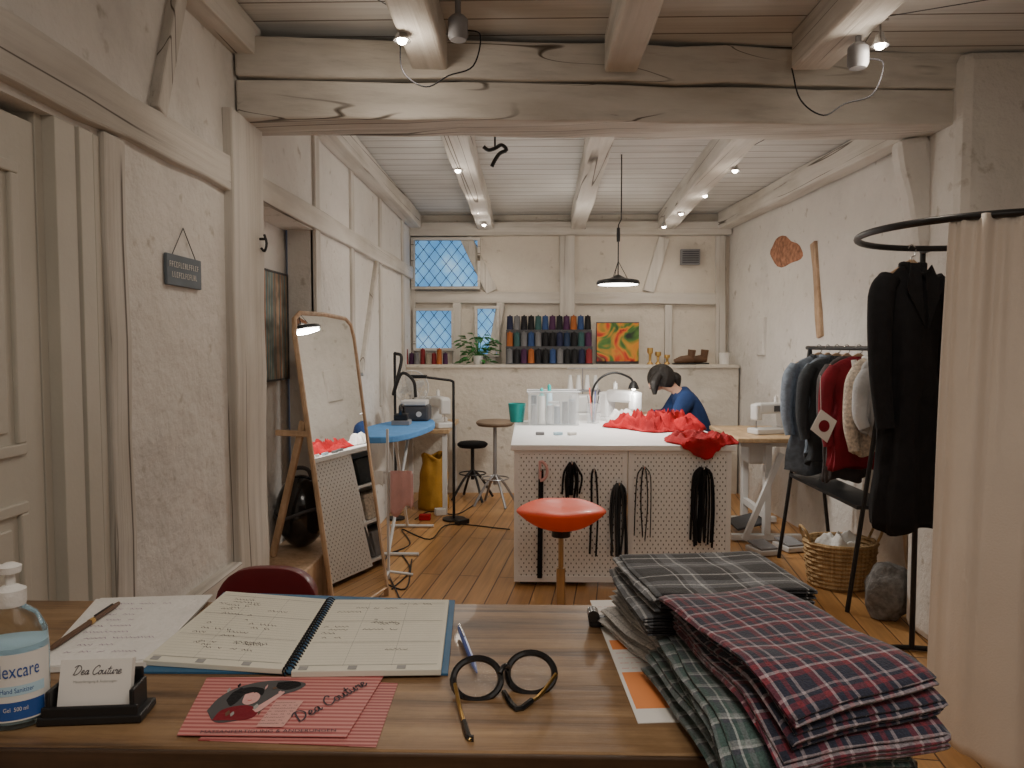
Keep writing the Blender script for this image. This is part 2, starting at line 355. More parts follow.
SC={'D':([[(.45,2.1),(.25,1.2),(.1,.05)],[(-.3,1.7),(.3,2.2),(1.1,2.0),(1.5,1.2),(1.1,.3),(.4,-.05),(-.1,.15)]],1.75),
'e':([[(0,.35),(.5,.55),(.6,.9),(.35,1.02),(.1,.6),(.2,.08),(.55,.02),(.95,.35)]],.95),
'a':([[(.75,.85),(.4,1.0),(.08,.6),(.15,.08),(.5,.2),(.78,.95),(.72,.25),(.85,.02),(1.1,.3)]],1.1),
'C':([[(1.25,1.6),(1.2,2.0),(.8,2.1),(.2,1.4),(.1,.5),(.5,-.05),(1.0,.1),(1.4,.4)]],1.45),
'o':([[(.45,1),(.1,.7),(.12,.15),(.5,.02),(.75,.5),(.5,1.0),(.6,.8),(1.0,.9)]],.98),
'u':([[(0,.95),(.05,.25),(.3,.02),(.6,.35),(.75,1.0),(.72,.2),(.9,.02),(1.1,.3)]],1.1),
't':([[(.45,1.9),(.28,.9),(.25,.15),(.45,.0),(.8,.3)],[(-.05,1.2),(.4,1.3),(.9,1.35)]],.75),
'r':([[(0,.6),(.15,1.05),(.25,.85),(.6,.92),(.55,.3),(.7,.02),(.9,.25)]],.85),' ':([],.7)}
def cat(pts,n=5):
    q=[]; pts=[V(p).to_3d() for p in pts]; L=len(pts)
    for i in range(L-1):
        a=pts[i-1] if i else pts[0]*2-pts[1]; b_=pts[i]; c=pts[i+1]; d=pts[i+2] if i+2<L else pts[-1]*2-pts[-2]
        for k in range(n): t=k/n; q.append(.5*((2*b_)+(c-a)*t+(2*a-5*b_+4*c-d)*t*t+(3*b_-a-3*c+d)*t**3))
    q.append(pts[-1]); return q
def script_text(mb,s,unit,o,xd,yd,w,slant=.35):
    xd=V(xd).normalized(); yd=V(yd).normalized(); nr=xd.cross(yd); tot=sum(SC[c][1] for c in s); x=-tot/2
    for c in s:
        for st in SC[c][0]:
            mb.ribbon([V(o)+xd*((x+p.x+slant*p.y)*unit)+yd*((p.y-.7)*unit) for p in cat(st)],w,nr)
        x+=SC[c][1]
    return mb
# ------------------------------------------------------------ room shell
XL=-1.27; H=2.9; FY=8.0; KT=1.32; NB=-1.44; NY0=3.45; NY1=4.36; PZ=.38
def XR(Y): return 2.11+(8-Y)*.07
struct(MB().bb((-2.3,-1.5,-.08),(3.3,8.3,0)),'floor','floor',smooth=False)
struct(MB().bb((-2.3,-1.5,H),(3.3,8.3,H+.08)),'ceiling','ceil',smooth=False)
w=MB(); w.bb((XL-.15,2.2,0),(XL,NY0,H)); w.bb((XL-.15,.95,2.13),(XL,2.2,H)); w.bb((XL-.15,-1.4,0),(XL,.95,H)); w.bb((XL-.17,NY0,2.19),(XL,NY1,H)); w.bb((XL-.15,NY1,0),(XL,8,H))
struct(w,'wall_left','plaster',smooth=False)
struct(MB().bb((XL-.15,.95,0),(XL-.12,2.2,2.13)),'wall_doorway','plaster',smooth=False)
struct(MB().bb((NB-.12,NY0-.05,0),(NB,NY1+.05,2.25)),'wall_niche','plaster',smooth=False)
struct(MB().bb((XL-.15,FY,0),(2.3,FY+.15,H)),'wall_far','plaster_far',smooth=False)
w=MB(); a=[(XR(3.9),3.9),(XR(8.1),8.1),(XR(8.1)+.2,8.1),(XR(3.9)+.2,3.9)]; w.prism([V((x,y,0)) for x,y in a],H); struct(w,'wall_right','plaster',smooth=False)
w=MB(); w.bb((2.02,3.60,0),(3.2,4.02,H)); struct(w,'wall_pier','plaster',bevel=.05,smooth=False)
struct(MB().bb((3.1,-1.4,0),(3.2,3.6,H)),'wall_side','plaster',smooth=False)
struct(MB().bb((-1.4,-1.5,0),(3.2,-1.4,H)),'wall_behind','plaster',smooth=False)
struct(MB().bb((XL,7.6,0),(XR(7.8)-.01,FY,KT-.03)).bb((XL,7.57,KT-.03),(XR(7.8)-.01,FY,KT)),'wall_ledge','plaster_far',smooth=False)
tn=[0]
def trim(mb,mat,**k):
    tn[0]+=1; return struct(mb,'trim_%d'%tn[0],mat,bevel=k.pop('bevel',.008),smooth=False,**k)
trim(MB().bar((-1.28,3.36,2.578),(2.06,3.82,2.655),.28,.165,seg=14,jit=.006),'timx',bevel=.010)
trim(MB().bar((-1.28,3.36,2.752),(2.09,3.82,2.83),.30,.165,seg=14,jit=.007),'timx',bevel=.010)
for x,x2,wd in ((-.44,-.47,.16),(.40,.50,.15),(1.24,1.42,.17)):
    trim(MB().bar((x,-1.2,H-.085),(x,3.4,H-.085),wd,.17,seg=12,jit=.006),'timy',bevel=.012)
    trim(MB().bar((x,3.6,H-.085),(x2,7.9,H-.085),wd,.17,seg=12,jit=.006),'timy')
trim(MB().bar((2.28,4.0,H-.09),(2.03,7.9,H-.09),.14,.17,seg=8,jit=.005),'timy')
trim(MB().bar((-1.2,3.6,H-.08),(-1.2,7.9,H-.08),.12,.15,seg=8,jit=.005),'timy')
trim(MB().bar((-1.22,-1.2,H-.07),(-1.22,3.3,H-.07),.10,.14,seg=8,jit=.005),'timy')
trim(MB().bar((XL+.005,1.0,2.225),(XL+.005,3.15,2.235),.06,.15,seg=8,jit=.006),'timy')
trim(MB().bar((XL+.005,3.42,2.25),(XL+.005,7.98,2.28),.05,.12,seg=8,jit=.005),'timy')
trim(MB().bar((XL+.008,3.27,.0),(XL+.008,3.27,2.5),.35,.062,up=(-1,0,0),seg=9,jit=.005),'timz')
trim(MB().bar((XL,2.25,0),(XL,2.25,2.15),.12,.04,up=(-1,0,0),seg=7,jit=.006),'timz')
trim(MB().bar((XL+.005,2.52,2.30),(XL+.005,2.72,2.84),.06,.07,up=(0,1,0)),'timz')
trim(MB().bb((XL-.01,2.31,.46),(XL+.05,3.1,.60)).bb((XL-.01,2.31,0),(XL+.02,3.1,.46)),'timy')
for y,wd in ((4.36,.10),(5.25,.08),(6.25,.08),(7.35,.09)):
    trim(MB().bb((XL-.02,y,0 if y<5 else 1.0),(XL+.02,y+wd,H)),'timz')
trim(MB().bar((XL+.005,5.5,1.3),(XL+.005,6.1,2.2),.05,.06,up=(1,0,0)),'timz')
trim(MB().bar((2.06,3.93,2.02),(1.95,3.93,2.58),.17,.14,up=(0,1,0),seg=4,jit=.01),'plaster',bevel=.04)
def fw(px,py): return W(px,py,7.985)
trim(MB().bar(V((XL,7.95,2.74)),V((2.1,7.95,2.74)),.14,.14,seg=6,jit=.004),'timx')
trim(MB().bar(fw(412,297),fw(724,299),.07,.125),'timx')
for a,b_,wd in (((567,236),(567,366),.16),((466,238),(492,292),.13),((664,238),(648,292),.12),((412,238),(412,366),.08),((457,303),(457,366),.09),((501,303),(490,366),.09),((668,305),(668,366),.08),((720,236),(720,366),.1)):
    trim(MB().bar(fw(*a),fw(*b_),wd,.088,up=(0,-1,0)),'timz')
trim(MB().bar(V((XR(6.0)-.005,6.0,2.33)),V((XR(5.85)-.005,5.85,1.58)),.03,.09,up=(0,1,0),seg=4,jit=.004),'oak')
def window(i,p0,p1,step=.075):
    a=W(p0[0],p1[1],7.985); b_=W(p1[0],p0[1],7.985); x0,z0,x1,z1=a.x,a.z,b_.x,b_.z
    o=struct(MB().bb((x0,7.96,z0),(x1,7.985,z1)),'window_%d'%i,'wglass',smooth=False)
    fr=MB(); t=.028
    for q in (((x0-t,7.9,z0-t),(x1+t,7.99,z0)),((x0-t,7.9,z1),(x1+t,7.99,z1+t)),((x0-t,7.9,z0),(x0,7.99,z1)),((x1,7.9,z0),(x1+t,7.99,z1))): fr.bb(*q)
    build(fr,'window_frame','timx',o,smooth=False)
    lt=MB()
    for sgn in (1,-1):
        k=1.25*sgn; c=-3.0
        while c<3.0:
            xm=(x0+x1)/2; zm=(z0+z1)/2; pts=[]
            for x in (x0,x1):
                z=zm+k*(x-xm)+c
                if z0<=z<=z1: pts.append((x,z))
            for z in (z0,z1):
                x=(z-zm-c)/k+xm
                if x0<x<x1: pts.append((x,z))
            if len(pts)>=2 and (V(pts[0])-V(pts[1])).length>.02: lt.bar((pts[0][0],7.955,pts[0][1]),(pts[1][0],7.955,pts[1][1]),.006,.006,up=(0,-1,0))
            c+=step*2.0
    build(lt,'lead_lattice','dgrey',o,smooth=False)
window(1,(415,241),(478,287)); window(2,(417,311),(452,348)); window(3,(478,309),(497,354))
d=MB().bb((XL-.07,1.0,.01),(XL-.03,1.95,2.10)); door=struct(d,'door_1','door',smooth=False,bevel=.004)
for z0,z1 in ((.15,.62),(.72,1.12),(1.24,1.98)):
    for y0,y1 in ((1.08,1.42),(1.53,1.87)):
        q=MB(); 
        for e in (((y0,z0),(y1,z0+.03)),((y0,z1-.03),(y1,z1)),((y0,z0+.03),(y0+.03,z1-.03)),((y1-.03,z0+.03),(y1,z1-.03))):
            q.bb((XL-.032,e[0][0],e[0][1]),(XL-.018,e[1][0],e[1][1]))
        q.bb((XL-.031,y0+.06,z0+.06),(XL-.022,y1-.06,z1-.06)); build(q,'door_panel','door',door,smooth=False,bevel=.004)
q=MB(); 
for i,(y0,y1,x) in enumerate(((1.955,1.985,-.03),(1.985,2.075,.004),(2.075,2.085,-.004),(2.085,2.15,.010),(2.15,2.158,0),(2.158,2.19,.006))): q.bb((XL-.12,y0,0),(XL+x,y1,2.13))
trim(q,'door',bevel=.002)
p=W(690,257,7.96); q=MB(); q.bb((p.x-.1,7.93,p.z-.08),(p.x+.1,7.99,p.z+.08)); vent=solo(q,'air_vent','grey','square grey air vent high on the far wall','vent',smooth=False)
q=MB()
for i in range(6): q.bb((p.x-.085,7.92,p.z-.065+i*.023),(p.x+.085,7.935,p.z-.055+i*.023))
build(q,'slat','dgrey',vent,smooth=False)
y=6.55; q=MB()
def patch(u,v):
    a=2*PI*u; r=v*(1+.5*noise.noise(V((math.cos(a)*1.0,math.sin(a)*1.0,3)))); Y=y+r*.34*math.cos(a); return (XR(Y)-.002-.015*(1-v**4),Y,2.33+r*.13*math.sin(a)+.05*math.cos(a)*r)
q.grid(patch,28,5,True); o=tag(build(q,'brick_patch','brick'),'patch of bare red brick showing through right wall plaster','brick')
q=MB(); q.bb((XR(7.05)-.025,6.95,1.42),(XR(7.05)+.02,7.15,1.78)); solo(q,'wall_box','plaster','small plastered box on right wall left of the timber piece','box',smooth=False,bevel=.01)
trim(MB().bb((NB+.002,NY0,0),(-1.13,NY1-.01,PZ)),'oak')
t=thing('picture','tall painting with dark multicoloured stripes hung in the left wall niche','picture',(NB+.01,4.15,1.33))
build(MB().bb((NB+.002,3.92,1.33),(NB+.02,4.34,1.92)),'canvas','art2',t,smooth=False); q=MB()
for e in (((3.91,1.32),(4.35,1.33)),((3.91,1.92),(4.35,1.93)),((3.91,1.33),(3.92,1.92)),((4.34,1.33),(4.35,1.92))): q.bb((NB+.002,e[0][0],e[0][1]),(NB+.026,e[1][0],e[1][1]))
build(q,'picture_frame','dgrey',t,smooth=False)
solo(MB().cyl((XL+.035,3.38,2.0),(XL+.07,3.38,2.0),.006,n=8).tube([(XL+.065,3.38,2.02),(XL+.075,3.38,1.98),(XL+.065,3.38,1.945),(XL+.05,3.38,1.96)],.006,8,smooth=3),'wall_hook','black','small black hook screwed to the timber post','hook')
sy,sz=2.70,1.785; t=thing('hanging_sign','small slate grey sign hung by a cord on the left wall','sign',(XL+.01,sy,sz-.06))
sg=build(MB().bb((XL+.003,sy-.135,sz-.055),(XL+.015,sy+.135,sz+.055)),'board','signgrey',t,smooth=False,bevel=.003)
q=MB(); q.tube([(XL+.01,sy-.09,sz+.05),(XL+.006,sy+.01,sz+.16),(XL+.01,sy+.1,sz+.05)],.0018,5); build(q,'cord','dgrey',t)
q=MB()
for r_,(a_,b2) in enumerate(((-.118,.112),(-.10,.095))):
    yy=sy+a_
    while yy<sy+b2:
        zc=sz+.020-r_*.036; l=.010; k=R.randrange(4)
        q.bb((XL+.0152,yy,zc-.010),(XL+.0162,yy+.0032,zc+.010))
        if k in (0,1): q.bb((XL+.0152,yy,zc+.0072),(XL+.0162,yy+l,zc+.010))
        if k in (1,2): q.bb((XL+.0152,yy,zc-.010),(XL+.0162,yy+l,zc-.0072))
        if k in (0,3): q.bb((XL+.0152,yy,zc-.0014),(XL+.0162,yy+l,zc+.0014))
        if k==3: q.bb((XL+.0152,yy+l-.003,zc-.010),(XL+.0162,yy+l,zc+.010))
        yy+=l+.0065
build(q,'lettering','paper',sg,smooth=False)
# ------------------------------------------------------------ lamps and added fill lights
def light(kind,loc,e,col=(1,.87,.73),size=.05,rot=None,spot=None):
    l=bpy.data.lights.new('light','%s'%kind); l.energy=e; l.color=col
    if kind=='AREA': l.size=size
    else: l.shadow_soft_size=size
    if spot: l.spot_size=spot; l.spot_blend=.8
    o=bpy.data.objects.new('light',l); C.objects.link(o); o.location=loc
    if rot: o.rotation_euler=rot
    return o
lamp=thing('spotlight','proto','spotlight')
build(MB().lathe([(.012,.05),(.018,.03),(.034,.0),(.032,.0),(.014,.028)],n=16),'reflector','chrome',lamp)
build(MB().ell((0,0,.004),(.020,.020,.018),10,8),'bulb','bulb',lamp)
build(MB().cyl((0,0,.045),(0,0,.10),.004,n=8).tube([(-.03,0,.10),(.03,0,.10)],.005,6),'stem','chrome',lamp)
spots=[((402,41),2.95,'bright spotlight on the wire left of the front ceiling, before the crossbeam'),((880,46),2.95,'bright spotlight on the wire right of the front ceiling, before the crossbeam'),
((458,171),5.2,'nearest spotlight under the left beam of the back room'),((472,196),6.2,'second spotlight under the left beam of the back room'),((478,212),6.9,'third spotlight under the left beam of the back room'),((484,225),7.4,'farthest spotlight under the left beam of the back room'),
((735,171),5.2,'nearest spotlight under the right beam of the back room'),((705,196),6.2,'second spotlight under the right beam of the back room'),((681,214),6.9,'third spotlight under the right beam of the back room'),((664,227),7.4,'farthest spotlight under the right beam of the back room')]
lps=[dup(lamp) for _ in spots[1:]]; P=[]
for i,(px,Y,lb) in enumerate(spots):
    p=W(px[0],px[1],Y); P.append(p); o=lamp if i==0 else lps[i-1]; o.location=p; o['label']=lb; o['group']='wire spotlights'
    if i<2:
        light('SPOT',p-V((0,0,.05)),11,size=.03,spot=rad(165)); light('POINT',p-V((0,0,.06)),2.0,size=.04)
    else:
        light('SPOT',p-V((0,0,.05)),7.5,size=.03,spot=rad(160)); light('POINT',p-V((0,0,.05)),1.1,size=.04)
def wire(pts,label,r=.002): solo(MB().tube(pts,r,5),'cable','dgrey',label,'cable')
up=V((0,0,.107))
wire([V((-1.1,2.0,2.80)),P[0]+up,V((-.35,3.3,2.86))],'thin lamp wire crossing the front ceiling on the left')
wire([V((2.7,2.3,2.75)),P[1]+up,V((1.5,3.5,2.86))],'thin lamp wire crossing the front ceiling on the right')
wire([P[2]+up+V((0,-.8,.02))]+[P[i]+up for i in (2,3,4,5)],'lamp wire running under the left back beam')
wire([P[6]+up+V((.2,-.8,.02))]+[P[i]+up for i in (6,7,8,9)],'lamp wire running under the right back beam')
for (px,py,lb) in ((458,30,'grey transformer box beside left front beam with dangling wire'),(858,58,'grey transformer box beside right front beam with dangling wire')):
    p=W(px,py,3.02); t=thing('transformer_box',lb,'transformer',p)
    build(MB().lathe([(.032,-.04),(.040,-.025),(.040,.04),(.025,.055)],p,12),'housing','grey',t); build(MB().cyl(p+V((0,0,.05)),V((p.x,p.y,H)),.012,n=8),'bracket','grey',t)
    build(MB().tube([p+V((.03,0,0)),p+V((.09,-.02,-.03)),p+V((.06,0,-.14)),p+V((-.04,.02,-.17)),p+V((-.13,.0,-.22)),p+V((-.22,0,-.16)),p+V((-.24,.05,-.02))],.003,6,smooth=6),'wire','blackcloth',t)
pc=W(618,283,5.5); top=V((pc.x+.02,5.5,H)); t=thing('pendant_lamp','round black pendant lamp hanging low over the white cutting island','pendant lamp',pc)
build(MB().lathe([(.155,-.012),(.158,.0),(.15,.018),(.06,.035),(.03,.05),(.012,.06)],pc,32),'lamp_shade','black',t)
build(MB().lathe([(.0,-.013),(.145,-.013),(.145,-.006)],pc,32),'diffuser','pend',t)
build(MB().tube([pc+V((0,0,.06)),pc+V((0,0,.42)),pc+V((.02,0,.46)),top],.005,6),'cord','black',t)
q=MB()
for a in (0,2*PI/3,4*PI/3): q.cyl(pc+V((.07*math.cos(a),.07*math.sin(a),.03)),pc+V((0,0,.16)),.0025,n=5)
build(q,'suspension_wire','black',t); build(MB().lathe([(.012,0),(.014,.05),(.012,.1)],pc+V((0,0,.30)),10),'adjuster','black',t)
o=light('AREA',pc-V((0,0,.03)),28,(1,.96,.89),.28); o.data.shape='DISK'
p=W(495,150,4.6); solo(MB().tube([p+V((-.07,0,.02)),p+V((-.04,0,-.0)),p+V((0,0,.01)),p+V((.04,0,.03)),p+V((.07,0,0)),p+V((.03,0,-.02)),p+V((0,0,-.06)),p+V((-.02,0,-.1))],.012,8,smooth=4).cyl(p+V((0,0,0)),V((p.x,p.y,H)),.006),'ceiling_hook','black','black hook hanging from the ceiling boards behind the crossbeam','hook')
light('AREA',(.3,.1,2.75),20,(1,.90,.79),1.0,(rad(14),0,0)); light('POINT',(.5,.3,1.95),5,(1,.92,.84),.5)  # unseen fill and uplight added to brighten the front room and ceiling
light('POINT',(.95,4.3,2.2),5,(1,.91,.81),.15); light('POINT',(.4,6.6,2.3),6,(1,.90,.78),.15); light('POINT',(-.5,4.9,2.3),4,(1,.91,.81),.15)  # fixtureless points added to brighten the back room
wd=bpy.data.worlds.new('world'); scene.world=wd; wd.use_nodes=True; wd.node_tree.nodes['Background'].inputs[0].default_value=(.05,.08,.14,1); wd.node_tree.nodes['Background'].inputs[1].default_value=.4
# ------------------------------------------------------------ island
IY=4.62; A=W(514,445,IY); B=W(732,445,IY); x0,x1=A.x,B.x; IT=.90; IB=6.1
isl=thing('cutting_table','white cutting island with pegboard front and straps hanging from it','cutting table',((x0+x1)/2,5.2,0))
build(MB().bb((x0-.02,IY-.02,IT-.035),(x1+.02,IB,IT)),'table_top','white',isl,smooth=False,bevel=.004)
xm=W(628,445,IY).x
for a,b_ in ((x0,xm-.004),(xm+.004,x1)):
    pb=build(MB().bb((a+.03,IY+.006,.07),(b_-.03,IY+.02,IT-.06)),'pegboard','peg',isl,smooth=False)
    q=MB()
    for e in (((a,.03),(b_,.07)),((a,IT-.06),(b_,IT-.036)),((a,.07),(a+.03,IT-.06)),((b_-.03,.07),(b_,IT-.06))): q.bb((e[0][0],IY,e[0][1]),(e[1][0],IY+.03,e[1][1]))
    build(q,'panel_frame','white',pb,smooth=False,bevel=.002)
build(MB().bb((x1-.03,IY+.03,.03),(x1,IB-.05,IT-.036)),'side_panel','white',isl,smooth=False)
build(MB().bb((x0+.45,IY+.03,.03),(x0+.47,IB-.05,IT-.036)),'divider','white',isl,smooth=False)
build(MB().bb((x0,IY+.031,.03),(x0+.02,5.05,IT-.036)),'side_pegboard','peg',isl,smooth=False)
for z in (.05,.33,.60): build(MB().bb((x0+.02,5.06,z),(x0+.45,IB-.06,z+.02)),'shelf','white',isl,smooth=False)
for yy in (5.05,IB-.07): build(MB().bb((x0,yy,.03),(x0+.45,yy+.02,IT-.036)),'upright','white',isl,smooth=False)
for x in (x0+.06,x1-.06):
    for yy in (IY+.08,IB-.12): build(MB().cyl((x,yy,0),(x,yy,.035),.025),'foot','dgrey',isl)
for i,(z,m_) in enumerate(((.07,'grey'),(.35,'creamc'),(.62,'dkgreyc'))):
    solo(MB().bb((x0+.05,5.15,z+.002),(x0+.38,5.70,z+.19)),'storage_box',m_,['grey storage box on the lowest shelf of the white island','cream storage box on the middle shelf of the white island','charcoal storage box on the top shelf of the white island'][i],'storage box',bevel=.01,smooth=False)
def straps(px,y0,y1,n,spread,label,mat='blackcloth',r=.007):
    a=W(px,y0,IY-.03); b_=W(px,y1,IY-.03); t=thing('strap_bundle' if n>2 else 'strap',label,'straps' if n>2 else 'strap',a)
    build(MB().cyl(a+V((0,.03,0)),a+V((0,-.03,0)),.005,n=8).cyl(a+V((0,-.03,0)),a+V((0,-.03,.015)),.005,n=8),'hook','chrome',t)
    q=MB()
    for i in range(n):
        k=(i/(max(n-1,1))-.5)*2; zb=b_.z+R.uniform(0,.06); dx=k*spread; yy=a.y+.006-(i%3)*.012
        pts=[(a.x+dx*.2,yy,a.z+.004),(a.x+dx*.8,yy-.004,a.z-.05),(a.x+dx+R.uniform(-.008,.008),yy,(a.z+zb)/2),(a.x+dx*.9+R.uniform(-.012,.012),yy,zb)]
        q.tube(pts,r,6,smooth=5,flat=.5)
    build(q,'webbing',mat,t); return t
straps(541,470,580,1,0,'single long black strap hanging at the left end of the pegboard',r=.016)
straps(572,463,502,7,.055,'short black looped strap bundle, leftmost bundle on the pegboard',r=.013)
straps(594,470,556,2,.018,'pair of black straps right of the short looped bundle',r=.011)
straps(619,484,560,8,.05,'thick charcoal webbing bundle hanging in the middle of the pegboard','dkgreyc',r=.013)
straps(644,468,545,4,.05,'loose black cord bundle right of the thick charcoal webbing',r=.007)
straps(703,468,548,10,.07,'fullest black tassel-like strap bundle at the right end of the pegboard',r=.013)
p=W(540,471,IY-.045); t=solo(MB().tube([p+V((.045*math.cos(a/12*PI-PI/2),0,.06*math.sin(a/12*PI-PI/2))) for a in range(13)]+[p+V((0,0,.02)),p+V((0,0,-.05))],.010,6),'curve_ruler','pinkcloth','small pink D-shaped ruler hanging at pegboard upper left','ruler')
def blob(name,mat,label,cat,c,rx,ry,h,rot=0,seed=0,edge=None,group=None,n=90,m=34,z=None,rough=.5,fine=1.0):
    z0=IT if z is None else z; q=MB()
    def fn(u,v):
        a=2*PI*u; rr=1+.42*noise.noise(V((math.cos(a)*1.5+seed,math.sin(a)*1.5,seed*.7)))+.12*noise.noise(V((math.cos(a)*5+seed,math.sin(a)*5,seed)))
        x=v*rr*rx*math.cos(a); yv=v*rr*ry*math.sin(a); X=c[0]+x*math.cos(rot)-yv*math.sin(rot); Y=c[1]+x*math.sin(rot)+yv*math.cos(rot)
        wx=noise.noise(V((X*6,Y*6,seed+9)))*.06
        nz=1-abs(noise.noise(V(((X+wx)*11*fine+seed,(Y-wx)*8*fine,seed))))*3.0+noise.noise(V((X*26*fine,Y*22*fine+seed,1+seed)))*.5
        zz=z0+.006+h*(1-v**5)*(.30+rough*max(-.4,nz))
        if edge is not None and Y<edge: zz-=(edge-Y)*1.0; Y=edge-.014-(edge-Y)*.2
        return (X,Y,max(zz,.01 if (edge is not None and Y<edge) else z0+.004))
    q.grid(fn,n,m,True); return solo(q,name,mat,label,cat,group,solid=.004)
p=G(655,430,IT); g1_=blob('folded_garment','red','red garment heaped on the white island','garment',(p.x+.02,p.y+.10),.36,.27,.14,-.25,1,rough=.6)
p=G(703,441,IT); g2_=blob('garment','red','red garment drooping over the front right edge of the island','garment',(p.x-.03,p.y-.06),.20,.22,.08,.3,4,edge=IY-.02,rough=.5)
e0=W(688,436,IY+.12); build(MB().tube([V((e0.x-.16,IY+.28,IT+.05)),V((e0.x-.04,IY+.10,IT+.05)),V((e0.x+.0,IY-.01,IT+.025)),V((e0.x+.02,IY-.055,IT-.05)),V((e0.x+.035,IY-.05,IT-.11))],[.055,.055,.05,.045,.038],12,smooth=5,flat=.6),'sleeve','red',g2_).location=-V(g2_.location)
p=G(622,420,IT); blob('white_cloth','wcloth','white cloth bunched behind the red garment','cloth',(p.x-.03,5.93),.12,.08,.12,0,7)
by=5.84; bx=W(553,425,by).x; t=thing('plastic_box','large clear plastic storage box full of spools on the island','storage box',(bx,by,IT))
q=MB(); wv=.195; dv=.13; hb=.26
for e in (((-wv,-dv,.002),(wv,dv,.008)),((-wv,-dv,.008),(wv,-dv+.004,hb)),((-wv,dv-.004,.008),(wv,dv,hb)),((-wv,-dv,.008),(-wv+.004,dv,hb)),((wv-.004,-dv,.008),(wv,dv,hb))):
    q.bb(V(e[0])+V((bx,by,IT)),V(e[1])+V((bx,by,IT)))
build(q,'body','glass',t,smooth=False)
build(MB().tube([(bx-wv-.008,by-dv-.008,IT+hb),(bx+wv+.008,by-dv-.008,IT+hb),(bx+wv+.008,by+dv+.008,IT+hb),(bx-wv-.008,by+dv+.008,IT+hb)],.008,6,closed=True),'rim','silver',t)
build(MB().bb((bx-.04,by-dv-.012,IT+.17),(bx+.04,by-dv-.002,IT+.19)),'handle','silver',t,smooth=False,bevel=.003)
k=0
for i in range(6):
    for j in range(2):
        k+=1; c=(bx-.15+i*.06,by-.065+j*.12,IT+.01); ht=R.uniform(.12,.24); mm=['silver','grey','greyc','wcloth','dgrey'][k%5]
        solo(MB().lathe([(.027,0),(.027,.004),(.025,.008),(.022,ht-.01),(.024,ht)],c,12),'thread_cone',mm,'muted thread cone packed inside the clear plastic box','thread cone','thread cones in the clear box')
for i,(dx,hh) in enumerate(((-.09,.12),(-.03,.15))):
    t=thing('squeeze_bottle',['shorter teal-capped bottle standing out of the clear box','taller teal-capped bottle standing out of the clear box'][i],'bottle',(bx+dx,by,IT+.01)); cz=V((bx+dx,by,IT+.01))
    build(MB().lathe([(.024,0),(.024,.14+hh*.6),(.010,.14+hh*.75)],cz,12),'bottle_body','teal' if i==0 else 'lblue',t); build(MB().lathe([(.014,.14+hh*.7),(.014,.14+hh),(.004,.155+hh)],cz,10),'cap','teal',t)
p=W(517,421,5.98); solo(MB().lathe([(.05,0),(.068,.15),(.072,.15),(.055,.004),(.0,.004)],(p.x,5.98,IT+.001),24),'tub','teal','teal plastic tub beside the clear plastic box','tub')
p=W(593,424,5.9); c=V((p.x,5.9,IT+.001)); t=thing('tool_jar','clear jar of pens and scissors right of the plastic box','jar',c)
build(MB().lathe([(.05,0),(.055,.16),(.051,.16),(.046,.005),(0,.005)],c,20),'jar','glass',t)
for i in range(6):
    a=i*1.1; build(MB().cyl(c+V((.012*math.cos(a),.012*math.sin(a),.006)),c+V((.045*math.cos(a),.045*math.sin(a),.22+.03*(i%3))),.005,n=6),'pen',['black','bluepen','orange','grey','black','steel'][i],t)
for i,(px,m_) in enumerate(((540,'grey'),(558,'lblue'),(572,'paper'))):
    p=G(px,435,IT); solo(MB().box((p.x,p.y,IT+.011),(.06,.035,.02),(0,0,.3*i)),'chalk_tin',m_,['grey small tin on the island before the clear box','pale blue small tin on the island before the clear box','white small tin on the island before the clear box'][i],'tin',bevel=.004,smooth=False)
# saddle stool
st=thing('saddle_stool','orange saddle stool on a metal post in front of the white island','stool',(.165,3.9,0)); sc=V((.165,3.9,.605))
def sad(u,v):
    a=2*PI*u; c_,s_=math.cos(a),math.sin(a); ph=PI*v; rr=abs(math.sin(ph))**.42; x=rr*.235*c_*(1-.10*s_); yv=rr*.18*s_
    e=min(1,(x/.24)**2); tp=-math.cos(ph)
    z=(.040*tp*(1-.25*e)+.012*e) if tp>0 else (.085*tp*(1-e)**.7+.012*e)
    z+=.042*(yv/.18)**2*(1 if yv>0 else .35)-.014*math.exp(-(x/.09)**2)*(1 if tp>0 else 0)
    return sc+V((x,yv,z+.03))
build(MB().grid(sad,44,24,True),'seat','orange',st); 
build(MB().cyl(sc+V((0,0,-.095)),sc+V((0,0,-.04)),.05,n=16),'seat_plate','black',st)
build(MB().cyl((.165,3.9,.10),(.165,3.9,.34),.024).cyl((.165,3.9,.34),(.165,3.9,.52),.014),'post','brassy',st)
for k in range(5):
    a=k*2*PI/5+.3; e=V((.165+.26*math.cos(a),3.9+.26*math.sin(a),.07)); lg=build(MB().bar((.165,3.9,.11),e,.035,.025),'leg','steel',st,smooth=False)
    build(MB().cyl(e+V((-.012,0,-.04)),e+V((.012,0,-.04)),.028,n=12),'caster','black',lg)
